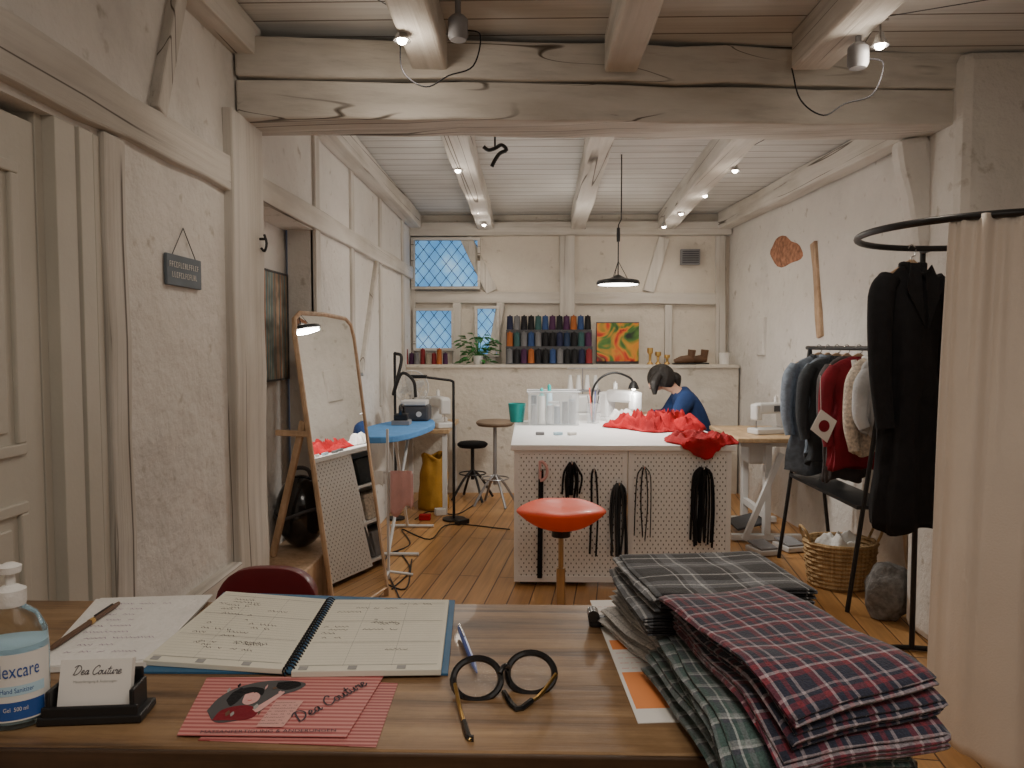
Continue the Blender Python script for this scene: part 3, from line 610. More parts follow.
# ------------------------------------------------------------ mirror
rb=V((-.864,4.44,0)); lb_=V((-1.03,3.87,0)); tl=V((-1.245,3.87,1.70)); tr=V((-1.07,4.44,1.68))
mt=thing('standing_mirror','tall wooden framed standing mirror leaning back by the left wall','mirror',(-1.0,4.15,0))
nrm=(rb-lb_).cross(tl-lb_).normalized(); 
if nrm.x<0: nrm=-nrm
def mp(u,v): return (lb_.lerp(rb,u)).lerp(tl.lerp(tr,u),v)
outline=[mp(u,v) for u,v in ((0,.03),(0,.93),(.03,.975),(.12,.995),(.5,1.0),(.88,.995),(.97,.975),(1,.93),(1,.03))]
build(MB().tube(outline,.014,8,closed=True),'mirror_frame','oak',mt)
vs=[p+nrm*.004 for p in outline]; g=MB(); g.add(vs,[tuple(range(len(vs)))]); build(g,'mirror_glass','mirror',mt,smooth=False)
q=MB(); q.add([p-nrm*.010 for p in vs],[tuple(range(len(vs)))]); build(q,'backing','oak',mt,smooth=False,solid=.006)
build(MB().bar(mp(0,.66)-nrm*.02,V((-1.385,3.93,PZ+.005)),.026,.035),'leg','oak',mt,smooth=False,bevel=.004)
build(MB().bar(mp(0,.62)-nrm*.02+V((.02,-.0,0)),mp(0,.62)-nrm*.02+V((-.15,-.02,.01)),.03,.03),'brace','oak',mt,smooth=False,bevel=.004)
for u in (0,1): build(MB().bar(mp(u,.03),mp(u,.03)+V((0,0,-.045)),.03,.03),'foot','oak',mt,smooth=False)
c=V((-1.29,4.13,PZ+.001)); t=thing('black_case','glossy black rounded case on the wooden platform behind the mirror','case',c)
build(MB().ell(c+V((0,0,.205)),(.14,.13,.205),24,16),'shell','blackgloss',t); build(MB().tube([c+V((-.07,0,.36)),c+V((-.04,0,.44)),c+V((.04,0,.44)),c+V((.07,0,.36))],.012,8,smooth=5),'handle','dgrey',t)
build(MB().tube([c+V((.142*math.cos(a),-.132*abs(math.sin(a))-.004,.205+.03*math.sin(a*2))) for a in [i*PI/8 for i in range(9)]],.010,8),'band','dgrey',t)
# burgundy chair
c=V((-.875,2.55,0)); t=thing('chair','burgundy upholstered chair with a rounded back standing beyond the desk','chair',c,0)
def ch(u,v):
    a=(u-.5)*1.5; k=math.sqrt(max(0,1-(abs(u-.5)*2)**3.2)); z=.42+.355*v*(.55+.45*k); return c+V((.175*math.sin(a)/math.sin(.75),.06*math.cos(a)-.19+.10*v*.3,z))
build(MB().grid(ch,20,10),'backrest','burg',t,solid=.05,bevel=.01)
build(MB().lathe([(.0,.40),(.18,.40),(.20,.43),(.195,.47),(.16,.485),(0,.49)],c,28,1,.95),'seat','burg',t)
for sx_ in (-1,1):
    for sy_ in (-1,1): build(MB().cyl(c+V((sx_*.13,sy_*.13,.41)),c+V((sx_*.18,sy_*.18,0)),.014,.010,n=10),'leg','chrome',t)
# ------------------------------------------------------------ reception desk
DZ=1.05; ya=G(300,602,DZ).y; yb=G(300,750,DZ).y
dk=thing('reception_desk','long brown wooden counter desk across the foreground','desk',(-.4,(ya+yb)/2,0))
build(MB().bb((-1.24,yb,DZ-.035),(.44,ya,DZ)),'desk_top','desk',dk,smooth=False,bevel=.004)
build(MB().bb((-1.20,ya-.08,.0),(.42,ya-.05,DZ-.035)),'front_panel','deskedge',dk,smooth=False)
build(MB().bb((-1.20,yb+.03,.0),(-1.17,ya-.08,DZ-.035)),'side_panel','deskedge',dk,smooth=False)
build(MB().bb((.39,yb+.03,.0),(.42,ya-.08,DZ-.035)),'side_panel','deskedge',dk,smooth=False)
build(MB().bb((-1.24,yb-.004,DZ-.10),(.44,yb+.02,DZ-.036)),'apron','deskedge',dk,smooth=False,bevel=.003)
build(MB().bb((-1.24,yb-.006,DZ-.035),(.44,yb+.001,DZ-.001)),'edge_band','deskedge',dk,smooth=False,bevel=.002)
def quad(cs,z): return [G(x,y,z) for x,y in cs]
def flat(q,z): return [V((p.x,p.y,z)) for p in q]
def qm(q,u,v): return q[0].lerp(q[1],u).lerp(q[3].lerp(q[2],u),v)
def scrib(mb,p,xd,yd,L,h,z,w_=.0009):
    pts=[]; x=0; i=0
    while x<L:
        pts.append(p+xd*x+yd*(h*(.5 if i%2 else -.4)*R.uniform(.3,1))+V((0,0,z))); x+=h*R.uniform(.25,.55); i+=1
        if R.random()<.12 and len(pts)>2: mb.ribbon(pts,w_); pts=[]; x+=h
    if len(pts)>2: mb.ribbon(pts,w_)
q1=flat(quad(((96,599),(208,597),(150,662),(34,668)),DZ+.009),DZ); t=thing('paper_pad','open white notepad with scribbles at the left of the desk','notepad',q1[0])
build(MB().prism([p+V((0,0,.001)) for p in q1],.008),'page_block','paper',t,smooth=False)
q2=[p+V((0,0,.0095)) for p in (qm(q1,.04,.0),qm(q1,1.03,-.03),qm(q1,1.0,.97),qm(q1,.02,1))]; build(MB().prism(q2,.0012),'sheet','wcloth',t,smooth=False)
s_=MB(); xd=(q1[1]-q1[0]).normalized(); yd=(q1[0]-q1[3]).normalized()
for i in range(9): scrib(s_,qm(q1,R.uniform(.1,.25),.12+i*.09),xd,yd,R.uniform(.05,.12),.008,.0112,.0012)
build(s_,'writing','inkpurple',t,smooth=False)
a=G(48,661,DZ)+V((0,0,.016)); b_=G(119,612,DZ)+V((0,0,.016)); t=thing('brown_pen','brown pen with brass tip lying across the notepad','pen',a)
build(MB().tube([a,a.lerp(b_,.1),a.lerp(b_,.9),b_],[.002,.0045,.0045,.003],8),'barrel','brown',t); build(MB().cyl(a.lerp(b_,.55),a.lerp(b_,.60),.0051,n=8),'ring','gold',t); build(MB().bar(a.lerp(b_,.62)+V((0,0,.006)),a.lerp(b_,.9)+V((0,0,.006)),.002,.0015),'clip','black',t,smooth=False)
PB=quad(((224,594),(455,602),(448,676),(141,674)),DZ); t=thing('planner','open spiral bound weekly planner with handwriting and blue cover','planner',PB[0])
build(MB().prism([p+V((0,0,.0006)) for p in PB],.003),'cover','bluecover',t,smooth=False)
ZP=DZ+.012
sp0=V(G(331,600,ZP)); sp1=V(G(288,671,ZP)); sp0.z=sp1.z=DZ
LQ=flat(quad(((226,591),(327,599),(283,669),(143,660)),ZP),DZ); RQ=flat(quad(((334,600),(449,600),(441,670),(291,672)),ZP),DZ)
w_=MB(); pr=MB()
for Q,hh in ((LQ,.008),(RQ,.009)):
    Q=[p+V((0,0,.004)) for p in Q]; build(MB().prism(Q,hh),'page_block','cream',t,smooth=False,bevel=.001)
    T=[p+V((0,0,hh+.0004)) for p in Q]; xd=(T[1]-T[0]).normalized(); yd=(T[0]-T[3]).normalized()
    for v in (.07,.36,.66,.94): pr.ribbon([qm(T,.03,v),qm(T,.97,v)],.0010)
    for i in range(1,30): pr.ribbon([qm(T,.03,i/31),qm(T,.97,i/31)],.0003)
    for k in range(3):
        pr.prism([qm(T,.33*k+.04,.95),qm(T,.33*k+.10,.95),qm(T,.33*k+.10,.99),qm(T,.33*k+.04,.99)],.0002)
        if k<2: pr.ribbon([qm(T,.33*k+.33,.05),qm(T,.33*k+.33,.95)],.0004)
    for k in range(26 if hh<.0085 else 14):
        u=R.uniform(.05,.6); v=R.uniform(.08,.85); scrib(w_,qm(T,u,v),(xd),(yd),R.uniform(.02,.06),.008,.0003,.0011)
build(pr,'printed_lines','printgrey',t,smooth=False); build(w_,'handwriting','ink',t,smooth=False)
n_=30; dirn=(sp1-sp0).normalized(); sd=V((dirn.y,-dirn.x,0)); q=MB()
for i in range(n_):
    c=sp0.lerp(sp1,(i+.5)/n_)+V((0,0,.009)); q.tube([c+sd*(.009*math.cos(a))+V((0,0,.009*math.sin(a))) for a in [k*2*PI/10 for k in range(10)]],.0013,5,closed=True)
build(q,'spiral_binding','black',t)
a=G(459,634,DZ)+V((0,0,.012)); b_=G(477,677,DZ)+V((0,0,.006)); t=thing('blue_pen','blue ballpoint pen lying right of the planner','pen',b_)
build(MB().tube([a,a.lerp(b_,.15),a.lerp(b_,.85),b_],[.0025,.0045,.004,.001],8),'barrel','bluepen',t); build(MB().bar(a.lerp(b_,.02)+V((0,0,.006)),a.lerp(b_,.32)+V((0,0,.006)),.002,.0015),'clip','chrome',t,smooth=False)
# leaflets
qa=quad(((262,677),(398,684),(376,748),(198,741)),DZ); ta=thing('leaflet','pink striped leaflet lying under the other pink leaflet','leaflet',qa[0])
build(MB().prism([p+V((0,0,.0004)) for p in qa],.0008),'card','pinkcard2',ta,smooth=False)
qb=[p+V((0,0,.0030)) for p in quad(((207,680),(384,678),(346,740),(177,738)),DZ)]
tb=thing('leaflet','pink striped leaflet with woman illustration and black script lettering, on top','leaflet',qb[0])
build(MB().prism(qb,.0006),'card','pinkcard',tb,smooth=False)
T=[p+V((0,0,.0008)) for p in qb]
xd2=(T[1]-T[0]).normalized(); yd2=(T[0]-T[3]).normalized()
RL=random.Random(5)
def shape(pts,dz,nm,mat):
    cx=cat([V((x,y)) for x,y in pts]+[V(pts[0])],4)[:-1]
    build(MB().prism([qm(T,p.x,p.y)+V((0,0,dz)) for p in cx],.00008),nm,mat,tb,smooth=False)
shape([(.10,.62),(.13,.40),(.20,.22),(.32,.10),(.46,.08),(.58,.14),(.56,.26),(.48,.36),(.44,.50),(.40,.66),(.30,.78),(.18,.80)],.0001,'background_print','dgrey')
shape([(.18,.44),(.20,.28),(.28,.20),(.36,.24),(.37,.36),(.33,.30),(.27,.34),(.25,.46),(.22,.54)],.0002,'hair_print','blackcloth')
shape([(.27,.34),(.32,.30),(.36,.36),(.36,.46),(.32,.52),(.28,.48)],.0003,'face_print','pinkcloth')
shape([(.16,.78),(.18,.62),(.26,.54),(.34,.54),(.40,.64),(.36,.76)],.0003,'dress_print','maroon')
shape([(.36,.60),(.42,.44),(.47,.30),(.49,.32),(.45,.48),(.40,.64)],.0004,'arm_print','pinkcloth')
shape([(.42,.12),(.52,.10),(.56,.18),(.50,.26),(.43,.22)],.0003,'machine_print','blackcloth')
for i in range(12):
    x=RL.uniform(.16,.50); y_=RL.uniform(.14,.70); w__=RL.uniform(.006,.016); h__=RL.uniform(.02,.05)
    shape([(x-w__,y_),(x,y_-h__),(x+w__,y_),(x,y_+h__)],.0005+.00003*i,'detail_print',['printgrey','brown','pinkcloth','blackcloth'][i%4])
build(MB().ribbon([qm(T,.305,.45)+V((0,0,.0012)),qm(T,.32,.46)+V((0,0,.0012)),qm(T,.33,.45)+V((0,0,.0012))],.0014),'lips_print','redprint',tb,smooth=False)
build(MB().prism([qm(T,.47,.46)+V((0,0,.0010)),qm(T,.63,.46)+V((0,0,.0010)),qm(T,.60,.88)+V((0,0,.0010)),qm(T,.44,.88)+V((0,0,.0010))],.0001),'text_panel','pinkpanel',tb,smooth=False)
q=MB(); dirx=(qm(T,.98,.10)-qm(T,.66,.86)).normalized(); diry=V((-dirx.y,dirx.x,0))
script_text(q,'Dea Couture',.0104,qm(T,.79,.46)+V((0,0,.0014)),dirx,diry,.0019)
build(q,'lettering','ink',tb,smooth=False)
q=MB(); puttext(q,'MASSANFERTIGUNG & ÄNDERUNGEN',.0095,qm(T,.53,.945)+V((0,0,.0014)),xd2,yd2); build(q,'headline','ink',tb,smooth=False)
q=MB()
for r_ in range(8): scrib(q,qm(T,.475-.004*r_,.50+r_*.048),xd2,yd2,.032,.0028,.0014,.0007)
build(q,'small_print','ink',tb,smooth=False)
# card holder
c=G(98,716,DZ); xd=V((.98,.10,0)).normalized(); yd=V((-xd.y,xd.x,0)); ang=math.atan2(xd.y,xd.x)
hd=thing('card_holder','black plastic business card holder on the desk by the bottle','card holder',c)
def L(x,y,z): return c+xd*x+yd*y+V((0,0,z))
q=MB(); q.box(L(0,.0,.006),(.125,.05,.010),(0,0,ang)); q.box(L(0,-.020,.014),(.115,.006,.018),(0,0,ang)); q.box(L(0,.018,.03),(.10,.005,.05),(0,0,ang))
q.box(L(-.050,.0,.024),(.006,.042,.036),(0,0,ang)); q.box(L(.050,.0,.024),(.006,.042,.036),(0,0,ang)); build(q,'tray','black',hd,smooth=False,bevel=.002)
m3=Matrix.Rotation(ang,3,'Z')@Matrix.Rotation(rad(-14),3,'X'); cc=L(0,.0,.045)
q=MB(); q.add([cc+m3@V((sx_*.0435,sy_*.005,sz_*.0275)) for sz_ in (-1,1) for sx_,sy_ in ((-1,-1),(1,-1),(1,1),(-1,1))],[(3,2,1,0),(4,5,6,7),(0,1,5,4),(1,2,6,5),(2,3,7,6),(3,0,4,7)]); cards=solo(q,'business_cards','paper','stack of white business cards standing in the black holder','business cards',smooth=False)
xx=m3@V((1,0,0)); zz=m3@V((0,0,1)); q=MB(); script_text(q,'Dea Couture',.0050,cc+m3@V((.002,-.0056,.013)),xx,zz,.0009); build(q,'lettering','ink',cards,smooth=False).location=-V(cards.location)*0
q=MB(); puttext(q,'Massanfertigung & Änderungen',.0042,cc+m3@V((.0,-.0056,.001)),xx,zz); build(q,'small_print','printgrey',cards,smooth=False)
# sanitizer bottle
c=G(4,728,DZ)+V((0,.02,.001)); t=thing('sanitizer_bottle','clear hand sanitizer pump bottle with blue label at the desk edge','bottle',c)
build(MB().lathe([(.036,0),(.041,.006),(.042,.09),(.040,.115),(.030,.135),(.015,.146),(.013,.150)],c,36,1,.8),'bottle_body','clear',t)
build(MB().lathe([(.034,.006),(.038,.012),(.038,.10),(.0,.104)],c,32,.97,.77),'gel','lblue',t)
def lab(u,v): a=-PI*1.05+u*PI*1.1; return c+V((.0425*math.cos(a),.0342*math.sin(a),.012+.083*v))
lbl=build(MB().grid(lab,30,2),'label_wrap','paper',t)
def wraptext(s,size,cx,zc,mat,nm,par,shear=0,off=.0004,ky=1.35):
    vs,fs=textgeo(s,size,shear); q=MB(); q.add([c+V(((.0425+off)*math.cos(-PI/2+(p.x+cx)/.040),(.0342+off)*math.sin(-PI/2+(p.x+cx)/.040),zc+p.y*ky)) for p in vs],fs); build(q,nm,mat,par,smooth=False)
def band(a0,a1,z0,z1,off=.0002):
    return MB().grid(lambda u,v:c+V(((.0425+off)*math.cos(a0+(a1-a0)*u),(.0342+off)*math.sin(a0+(a1-a0)*u),z0+(z1-z0)*v)),24,1)
build(band(-PI*.95,-PI*.05,.014,.036),'blue_band','bluelabel',lbl); build(band(-PI*.95,-PI*.05,.044,.056),'pale_band','lblue',lbl)
wraptext('Nexcare',.0150,.0235,.074,'bluelabel','brand_lettering',lbl,0,.0007,1.6); wraptext('Hand Sanitizer',.0062,.024,.050,'bluelabel','lettering',lbl); wraptext('Gel  500 ml',.0055,.022,.027,'paper','lettering',lbl,0,.0007)
build(MB().lathe([(.016,.146),(.017,.150),(.017,.166),(.010,.170),(.006,.172),(.005,.185),(.012,.187),(.013,.195),(.006,.199)],c,20),'pump','wcloth',t); build(MB().tube([c+V((0,0,.193)),c+V((-.02,-.012,.194)),c+V((-.036,-.018,.186))],.005,8),'nozzle','wcloth',t)
# glasses
t=thing('eyeglasses','round black eyeglasses with brass coloured temples lying on the desk','glasses',G(505,690,DZ))
def rim(cx,cy,nm):
    c0=G(cx,cy,DZ+.018); tl_=rad(42); q=MB(); pts=[]
    for k in range(28):
        a=k*2*PI/28; pts.append(c0+V((.0325*math.cos(a),.029*math.sin(a)*math.cos(tl_),.029*math.sin(a)*math.sin(tl_))))
    q.tube(pts,.0048,8,closed=True); build(q,nm,'blackgloss',t); g=MB(); g.add(pts,[tuple(range(28))]); build(g,'lens','lens',t,smooth=False); return c0
ca=rim(477,679,'rim'); cb_=rim(531,673,'rim')
build(MB().tube([ca+V((.031,0,.008)),ca.lerp(cb_,.5)+V((0,0,.014)),cb_+V((-.031,0,.008))],.0036,8,smooth=4),'bridge','blackgloss',t)
a=G(455,684,DZ+.02); b_=G(461,712,DZ+.006); e=G(469,737,DZ+.003); build(MB().tube([a,b_,e,e+V((.004,-.004,0))],.0026,6,smooth=3),'temple','gold',t); build(MB().tube([b_.lerp(e,.4),e,e+V((.006,-.003,0))],.0040,6,smooth=3),'temple_tip','blackgloss',t)
a=G(556,674,DZ+.02); b_=G(538,697,DZ+.004); e=G(517,709,DZ+.003); f_=G(504,692,DZ+.003); build(MB().tube([a,b_,e],.0026,6,smooth=3),'temple','gold',t); build(MB().tube([b_.lerp(e,.3),e,f_],.0040,6,smooth=3),'temple_tip','blackgloss',t)
p=G(602,626,DZ); t=thing('stapler','small black desk gadget beside the cloth stacks','desk tool',p); q=MB(); q.box(p+V((0,0,.009)),(.045,.022,.016)); build(q,'base','black',t,smooth=False,bevel=.004)
for dx,r_ in ((-.015,.010),(.012,.008)): build(MB().cyl(p+V((dx,-.012,.02)),p+V((dx,.012,.02)),r_,n=12),'roller','blackgloss',t)
Q=quad(((590,601),(640,600),(700,722),(638,724)),DZ); t=thing('flyer','white and orange printed flyer under the cloth stacks','flyer',Q[3]); build(MB().prism([p+V((0,0,.0003)) for p in Q],.001),'sheet','paper',t,smooth=False)
Z=V((0,0,.0014))
for v0,v1 in ((.42,.50),(.68,.92)): build(MB().prism([qm(Q,.06,v0)+Z,qm(Q,.94,v0)+Z,qm(Q,.94,v1)+Z,qm(Q,.06,v1)+Z],.0002),'orange_block','orangeprint',t,smooth=False)
q=MB(); xd=(Q[1]-Q[0]).normalized(); yd=(Q[0]-Q[3]).normalized()
for i in range(6): scrib(q,qm(Q,.1,.08+i*.055)+Z,xd,yd,.05,.004,0)
for i in range(4): scrib(q,qm(Q,.1,.53+i*.04)+Z,xd,yd,.05,.003,0)
build(q,'print','redprint',t,smooth=False)
# plaid cloth
k_=(.018,.018,.021); wh=(.62,.62,.61); g1=(.17,.18,.195); rd=(.20,.025,.042); nv=(.022,.026,.05); gn=(.06,.11,.10); pk=(.50,.42,.45)
M['pl_bw']=plaid('black_white_plaid',[(0,k_),(.34,wh),(.37,k_),(.46,g1),(.66,wh),(.70,g1),(.8,k_)],[(0,k_),(.30,g1),(.42,wh),(.45,g1),(.6,k_),(.82,wh),(.86,k_)],.085,.095)
M['pl_red']=plaid('red_navy_plaid',[(0,nv),(.24,rd),(.38,pk),(.44,nv),(.60,rd),(.72,nv),(.84,(.40,.34,.37)),(.92,nv)],[(0,nv),(.28,rd),(.42,pk),(.49,nv),(.66,rd),(.78,nv),(.86,(.34,.29,.32)),(.92,nv)],.050,.054)
M['pl_green']=plaid('green_white_plaid',[(0,gn),(.3,(.06,.065,.09)),(.55,(.55,.57,.56)),(.63,gn),(.8,(.18,.2,.21))],[(0,gn),(.35,(.06,.065,.09)),(.5,(.55,.57,.56)),(.58,(.30,.34,.33)),(.75,gn)],.030,.034)
M['pl_light']=plaid('pale_grey_plaid',[(0,(.66,.64,.61)),(.4,(.26,.27,.28)),(.46,(.70,.68,.65)),(.7,(.42,.42,.42)),(.76,(.66,.64,.61))],[(0,(.66,.64,.61)),(.5,(.32,.33,.34)),(.56,(.66,.64,.61))],.05,.055)
def folded(mat,label,cx,cy,z0,Wd,Ln,rot,layers,pitch,seed,edge=None,group='folded plaid cloths'):
    path=[]; r=pitch/2
    for i in range(layers):
        zc=i*pitch; i0=R.uniform(0,.014); i1=R.uniform(0,.014); xs=[-Wd/2+i0+k*(Wd-i0-i1)/14 for k in range(15)]
        if i%2: xs=xs[::-1]
        path+=[(x,zc) for x in xs]
        if i<layers-1:
            s=1 if i%2==0 else -1; xe=xs[-1]
            path+=[(xe+s*r*math.sin(a),zc+r-r*math.cos(a)) for a in (PI*.25,PI*.5,PI*.75)]
    n=26; vs=[]; fs=[]; cr,sr=math.cos(rot),math.sin(rot)
    for j in range(n+1):
        yy=(j/n-.5)*Ln
        for (x,zz) in path:
            lay=zz/pitch
            yj=yy*(1+.04*noise.noise(V((round(lay)*2.3,seed*3,5))))+.010*noise.noise(V((round(lay)*4.1,seed*3,9)))
            xj=x+.006*noise.noise(V((yy*9,lay*1.7,seed)))
            X=cx+xj*cr-yj*sr; Y=cy+xj*sr+yj*cr
            fr=zz/(layers*pitch)
            dz=(.0045*noise.noise(V((X*11,Y*11,z0*3)))+.0010*noise.noise(V((X*55,Y*55,seed))))
            exx=max(0,abs(x)/(Wd/2)-.85); eyy=max(0,abs(yy)/(Ln/2)-.9); dz-=(exx+eyy)*.006*fr
            zzz=z0+zz+dz+.003
            if edge and Y<edge: zzz-=((edge-Y)**1.4)*1.0
            vs.append((X,Y,zzz))
    m_=len(path)
    for j in range(n):
        for i in range(m_-1): a=j*m_+i; fs.append((a,a+1,a+1+m_,a+m_))
    q=MB(); q.add(vs,fs); o=build(q,'folded_cloth',mat,origin=(cx,cy,z0),solid=pitch*.5)
    for v_ in o.data.vertices: v_.co=Matrix.Rotation(-rot,3,'Z')@v_.co
    o.rotation_euler=(0,0,rot); tag(o,label,'cloth',group); return o
ed=yb-.03
folded('pl_light','pale grey plaid cloth at the bottom of the back stack',.243,1.13,DZ+.005,.18,.24,.35,7,.0044,1)
folded('pl_light','pale grey plaid cloth second from the bottom of the back stack',.248,1.135,DZ+.039,.18,.22,.25,6,.0046,2)
folded('pl_bw','black and white plaid cloth directly on the pale cloths',.265,1.12,DZ+.070,.245,.22,.10,7,.0042,3)
folded('pl_bw','topmost black and white plaid cloth of the back stack',.270,1.12,DZ+.102,.24,.20,.16,6,.0044,4)
folded('pl_green','green and white plaid cloth at the bottom of the front stack',.284,.90,DZ+.005,.20,.30,.16,8,.0045,5,ed)
folded('pl_green','dark green plaid cloth second from the bottom of the front stack',.287,.885,DZ+.044,.20,.29,.08,6,.0045,6,ed)
folded('pl_red','lowest red and navy plaid cloth of the front stack',.308,.875,DZ+.074,.19,.29,.18,4,.0048,7,ed)
folded('pl_red','middle red and navy plaid cloth of the front stack',.307,.88,DZ+.096,.185,.28,.24,4,.0046,8,ed)
folded('pl_red','topmost red and navy plaid cloth of the front stack',.305,.885,DZ+.117,.18,.28,.30,3,.0048,9,ed)
# ------------------------------------------------------------ ring, curtain, coat
rcx,rcy,rr_,rz=1.86,3.06,.50,1.97
t=thing('changing_ring','black metal ring stand that carries the curtain and coat','curtain stand',(1.9,3.68,0))
build(MB().tube([(rcx+rr_*math.cos(a),rcy+rr_*math.sin(a),rz) for a in [k*2*PI/60 for k in range(60)]],.014,10,closed=True),'ring','black',t)
build(MB().cyl((1.9,3.68,.02),(1.9,3.68,rz),.013,n=12).cyl((1.9,3.69,rz),(1.88,3.55,rz),.011,n=10),'pole','black',t)
build(MB().tube([(rcx+.5*math.cos(a)-.02,rcy+.11+.52*math.sin(a),.015) for a in [PI*.5+k*PI*.75/20 for k in range(-3,14)]],.013,8),'base','black',t)
t=thing('curtain','cream fabric curtain hanging from the black ring in folds','curtain',(1.6,2.7,0))
def cur(u,v):
    th=rad(223+150*u); k=(1-v)
    n1=noise.noise(V((u*10,k*.6,2.2))); n2=noise.noise(V((u*30,k*1.1,7.1))); n3=noise.noise(V((u*6,k*1.6,4)))
    fold=.14*n1*(.35+.65*k)+.050*n2*(.25+.9*v*v)+.05*n3*k
    r_=rr_+fold+.035*k; z=.075+(rz-.075+.004)*v+.012*math.sin(u*23)*(1 if v<.02 else 0)
    return (rcx+r_*math.cos(th)-.05*k*(1-u)*(1-.2*k),rcy+r_*math.sin(th),z)
build(MB().grid(cur,260,40),'drape','curtain',t,solid=.003)
def garment(name,label,mat,loc,rotz,wd,ln,dp=.07,sleeve=.6,collar=None,sm=None,open_=None,group=None,cat='garment',hook=.10):
    t=thing(name,label,cat,loc,0,group); lo=V(loc); sdd=loc[1]*7
    def w(v):
        if v<.02: return .045+v*1.2
        if v<.10: return .07+(wd/2-.07)*((v-.02)/.08)**.6
        return wd/2*(1-.10*math.sin((v-.1)*3)+.10*max(0,v-.55))
    def body(u,v):
        a=2*PI*u; ww=w(v); d_=dp*(.35+.65*min(1,v*6))*(1+.25*v); f=1+.12*math.sin(5*a+sdd)*v+.06*math.sin(11*a+v*4)*v+.25*noise.noise(V((math.cos(a),math.sin(a)+sdd,v*4)))*min(1,v*5)
        return lo+V((ww*math.cos(a)*f,d_*math.sin(a)*f,-hook-v*ln+(.02*math.sin(3*a+sdd) if v>.98 else 0)))
    build(MB().grid(body,48,26,True),'body',mat,t,solid=.004)
    for s in (-1,1):
        q=MB(); j=noise.noise(V((sdd,s,0)))*.04; sr_=min(.058,dp*.9); q.tube([lo+V((s*(wd/2-.035),0,-hook-.07)),lo+V((s*(wd/2+.015),-.01,-hook-.16)),lo+V((s*(wd/2+.03)+j,-.02,-hook-.2-sleeve*.4)),lo+V((s*(wd/2+.01)+j,-.04,-hook-.1-sleeve))],[sr_*.86,sr_,sr_*.86,sr_*.7],14,smooth=6); build(q,'sleeve',sm or mat,t)
    build(MB().tube([lo+V((0.02,0,-.03)),lo+V((.022,0,.0)),lo+V((0,0,.018)),lo+V((-.02,0,.0))],.003,6,smooth=5).tube([lo+V((.02,0,-.03)),lo+V((0,0,-.04)),lo+V((0,0,-hook))],.003,6),'hanger_hook','chrome',t)
    build(MB().bar(lo+V((wd*.40,0,-hook-.06)),lo+V((0,0,-hook+.012)),.012,.02).bar(lo+V((0,0,-hook+.012)),lo+V((-wd*.40,0,-hook-.06)),.012,.02),'hanger','oak',t,smooth=False)
    if collar:
        q=MB(); q.tube([lo+V((.05*math.cos(a),-.01+.045*math.sin(a),-hook-.005-.05*(1 if math.sin(a)<-.7 else 0))) for a in [k*2*PI/14 for k in range(14)]],.014,8,closed=True); build(q,'collar',collar,t)
        for s in (-1,1):
            q=MB(); q.add([lo+V((s*.055,-dp*.75,-hook-.01)),lo+V((s*.095,-dp*1.02,-hook-.12)),lo+V((s*.01,-dp*1.28,-hook-.30)),lo+V((s*.012,-dp*.9,-hook-.05))],[(0,1,2,3)]); build(q,'lapel',collar,t,smooth=False,solid=.006)
    if open_:
        q=MB(); q.tube([lo+V((-.05,-dp*.9,-hook-.02)),lo+V((-.04,-dp*1.45,-hook-.16)),lo+V((.0,-dp*1.65,-hook-.25)),lo+V((.04,-dp*1.45,-hook-.16)),lo+V((.05,-dp*.9,-hook-.02))],.016,8,smooth=4); build(q,'trim',open_,t)
    t.rotation_euler=(0,0,rotz); return t
garment('coat','long black coat hanging from the black ring beside the curtain','blackcloth',(1.775,3.54,rz-.002),.25,.30,1.24,.085,.66,'blackcloth',cat='coat',hook=.07)
r0=V((2.00,4.22,1.50)); r1=V((1.97,5.30,1.50)); t=thing('garment_rack','black garment rack full of clothes along the right wall','clothes rack',(1.98,4.8,0))
build(MB().cyl(r0+V((0,-.05,0)),r1+V((0,.05,0)),.014,n=12),'rail','black',t)
for p in (r0,r1):
    for s in (-1,1): build(MB().cyl(p,V((p.x+s*.19,p.y+(.03 if s>0 else 0),0)),.013,n=10),'leg','black' if (s<0 or p is r1) else 'oak',t)
build(MB().bar(V((1.97,4.22,.60)),V((1.96,5.3,.60)),.24,.02),'shelf','black',t,smooth=False)
gl=[(.06,'silver','short silver grey blouse, nearest garment on the rack',.26,.44,None,None,.1),(.17,'creamc','cream tweed jacket just behind the silver grey blouse',.32,.56,'wcloth',None,.35),(.32,'maroon','maroon garment with white neck trim on the rack',.44,.68,None,'wcloth',.05),(.47,'olive','dusky dark jacket between the maroon garment and the charcoal one',.38,.78,None,None,.3),(.60,'dkgreyc','charcoal jacket on the rack behind the dusky one',.46,.70,'dkgreyc',None,-.05),(.73,'greyc','blue grey jacket second from the far end of the rack',.42,.66,'greyc',None,.4),(.86,'greyc','blue grey coat, farthest garment on the rack',.50,.80,'dkgreyc',None,.12)]
for k,m_,lb,wd_,ln,co,op,rz_ in gl:
    p=r0.lerp(r1,k); garment('jacket',lb,m_,(p.x,p.y,1.505),rz_,wd_*.8,ln,.050,.44 if k>.1 else .3,co,None,op,'garments on the rack',hook=.055)
c=W(824,426,4.45); q=MB(); q.add([c+V((-.02,0,.10)),c+V((.075,0,.03)),c+V((.02,0,-.10)),c+V((-.080,0,-.02))],[(0,1,2,3)]); o=solo(q,'paper_tag','paper','white card with a dark red dot hanging before the maroon garment','tag',smooth=False,solid=.003)
q=MB(); q.add([V((.032*math.cos(a),-.0025,.036*math.sin(a)))+c for a in [k*2*PI/20 for k in range(20)]],[tuple(range(20))]); build(q,'red_dot','maroon',o,smooth=False,solid=.001); q=MB(); q.cyl(c+V((-.02,0,.10)),c+V((-.01,.05,.30)),.0015,n=5); build(q,'string','wcloth',o)
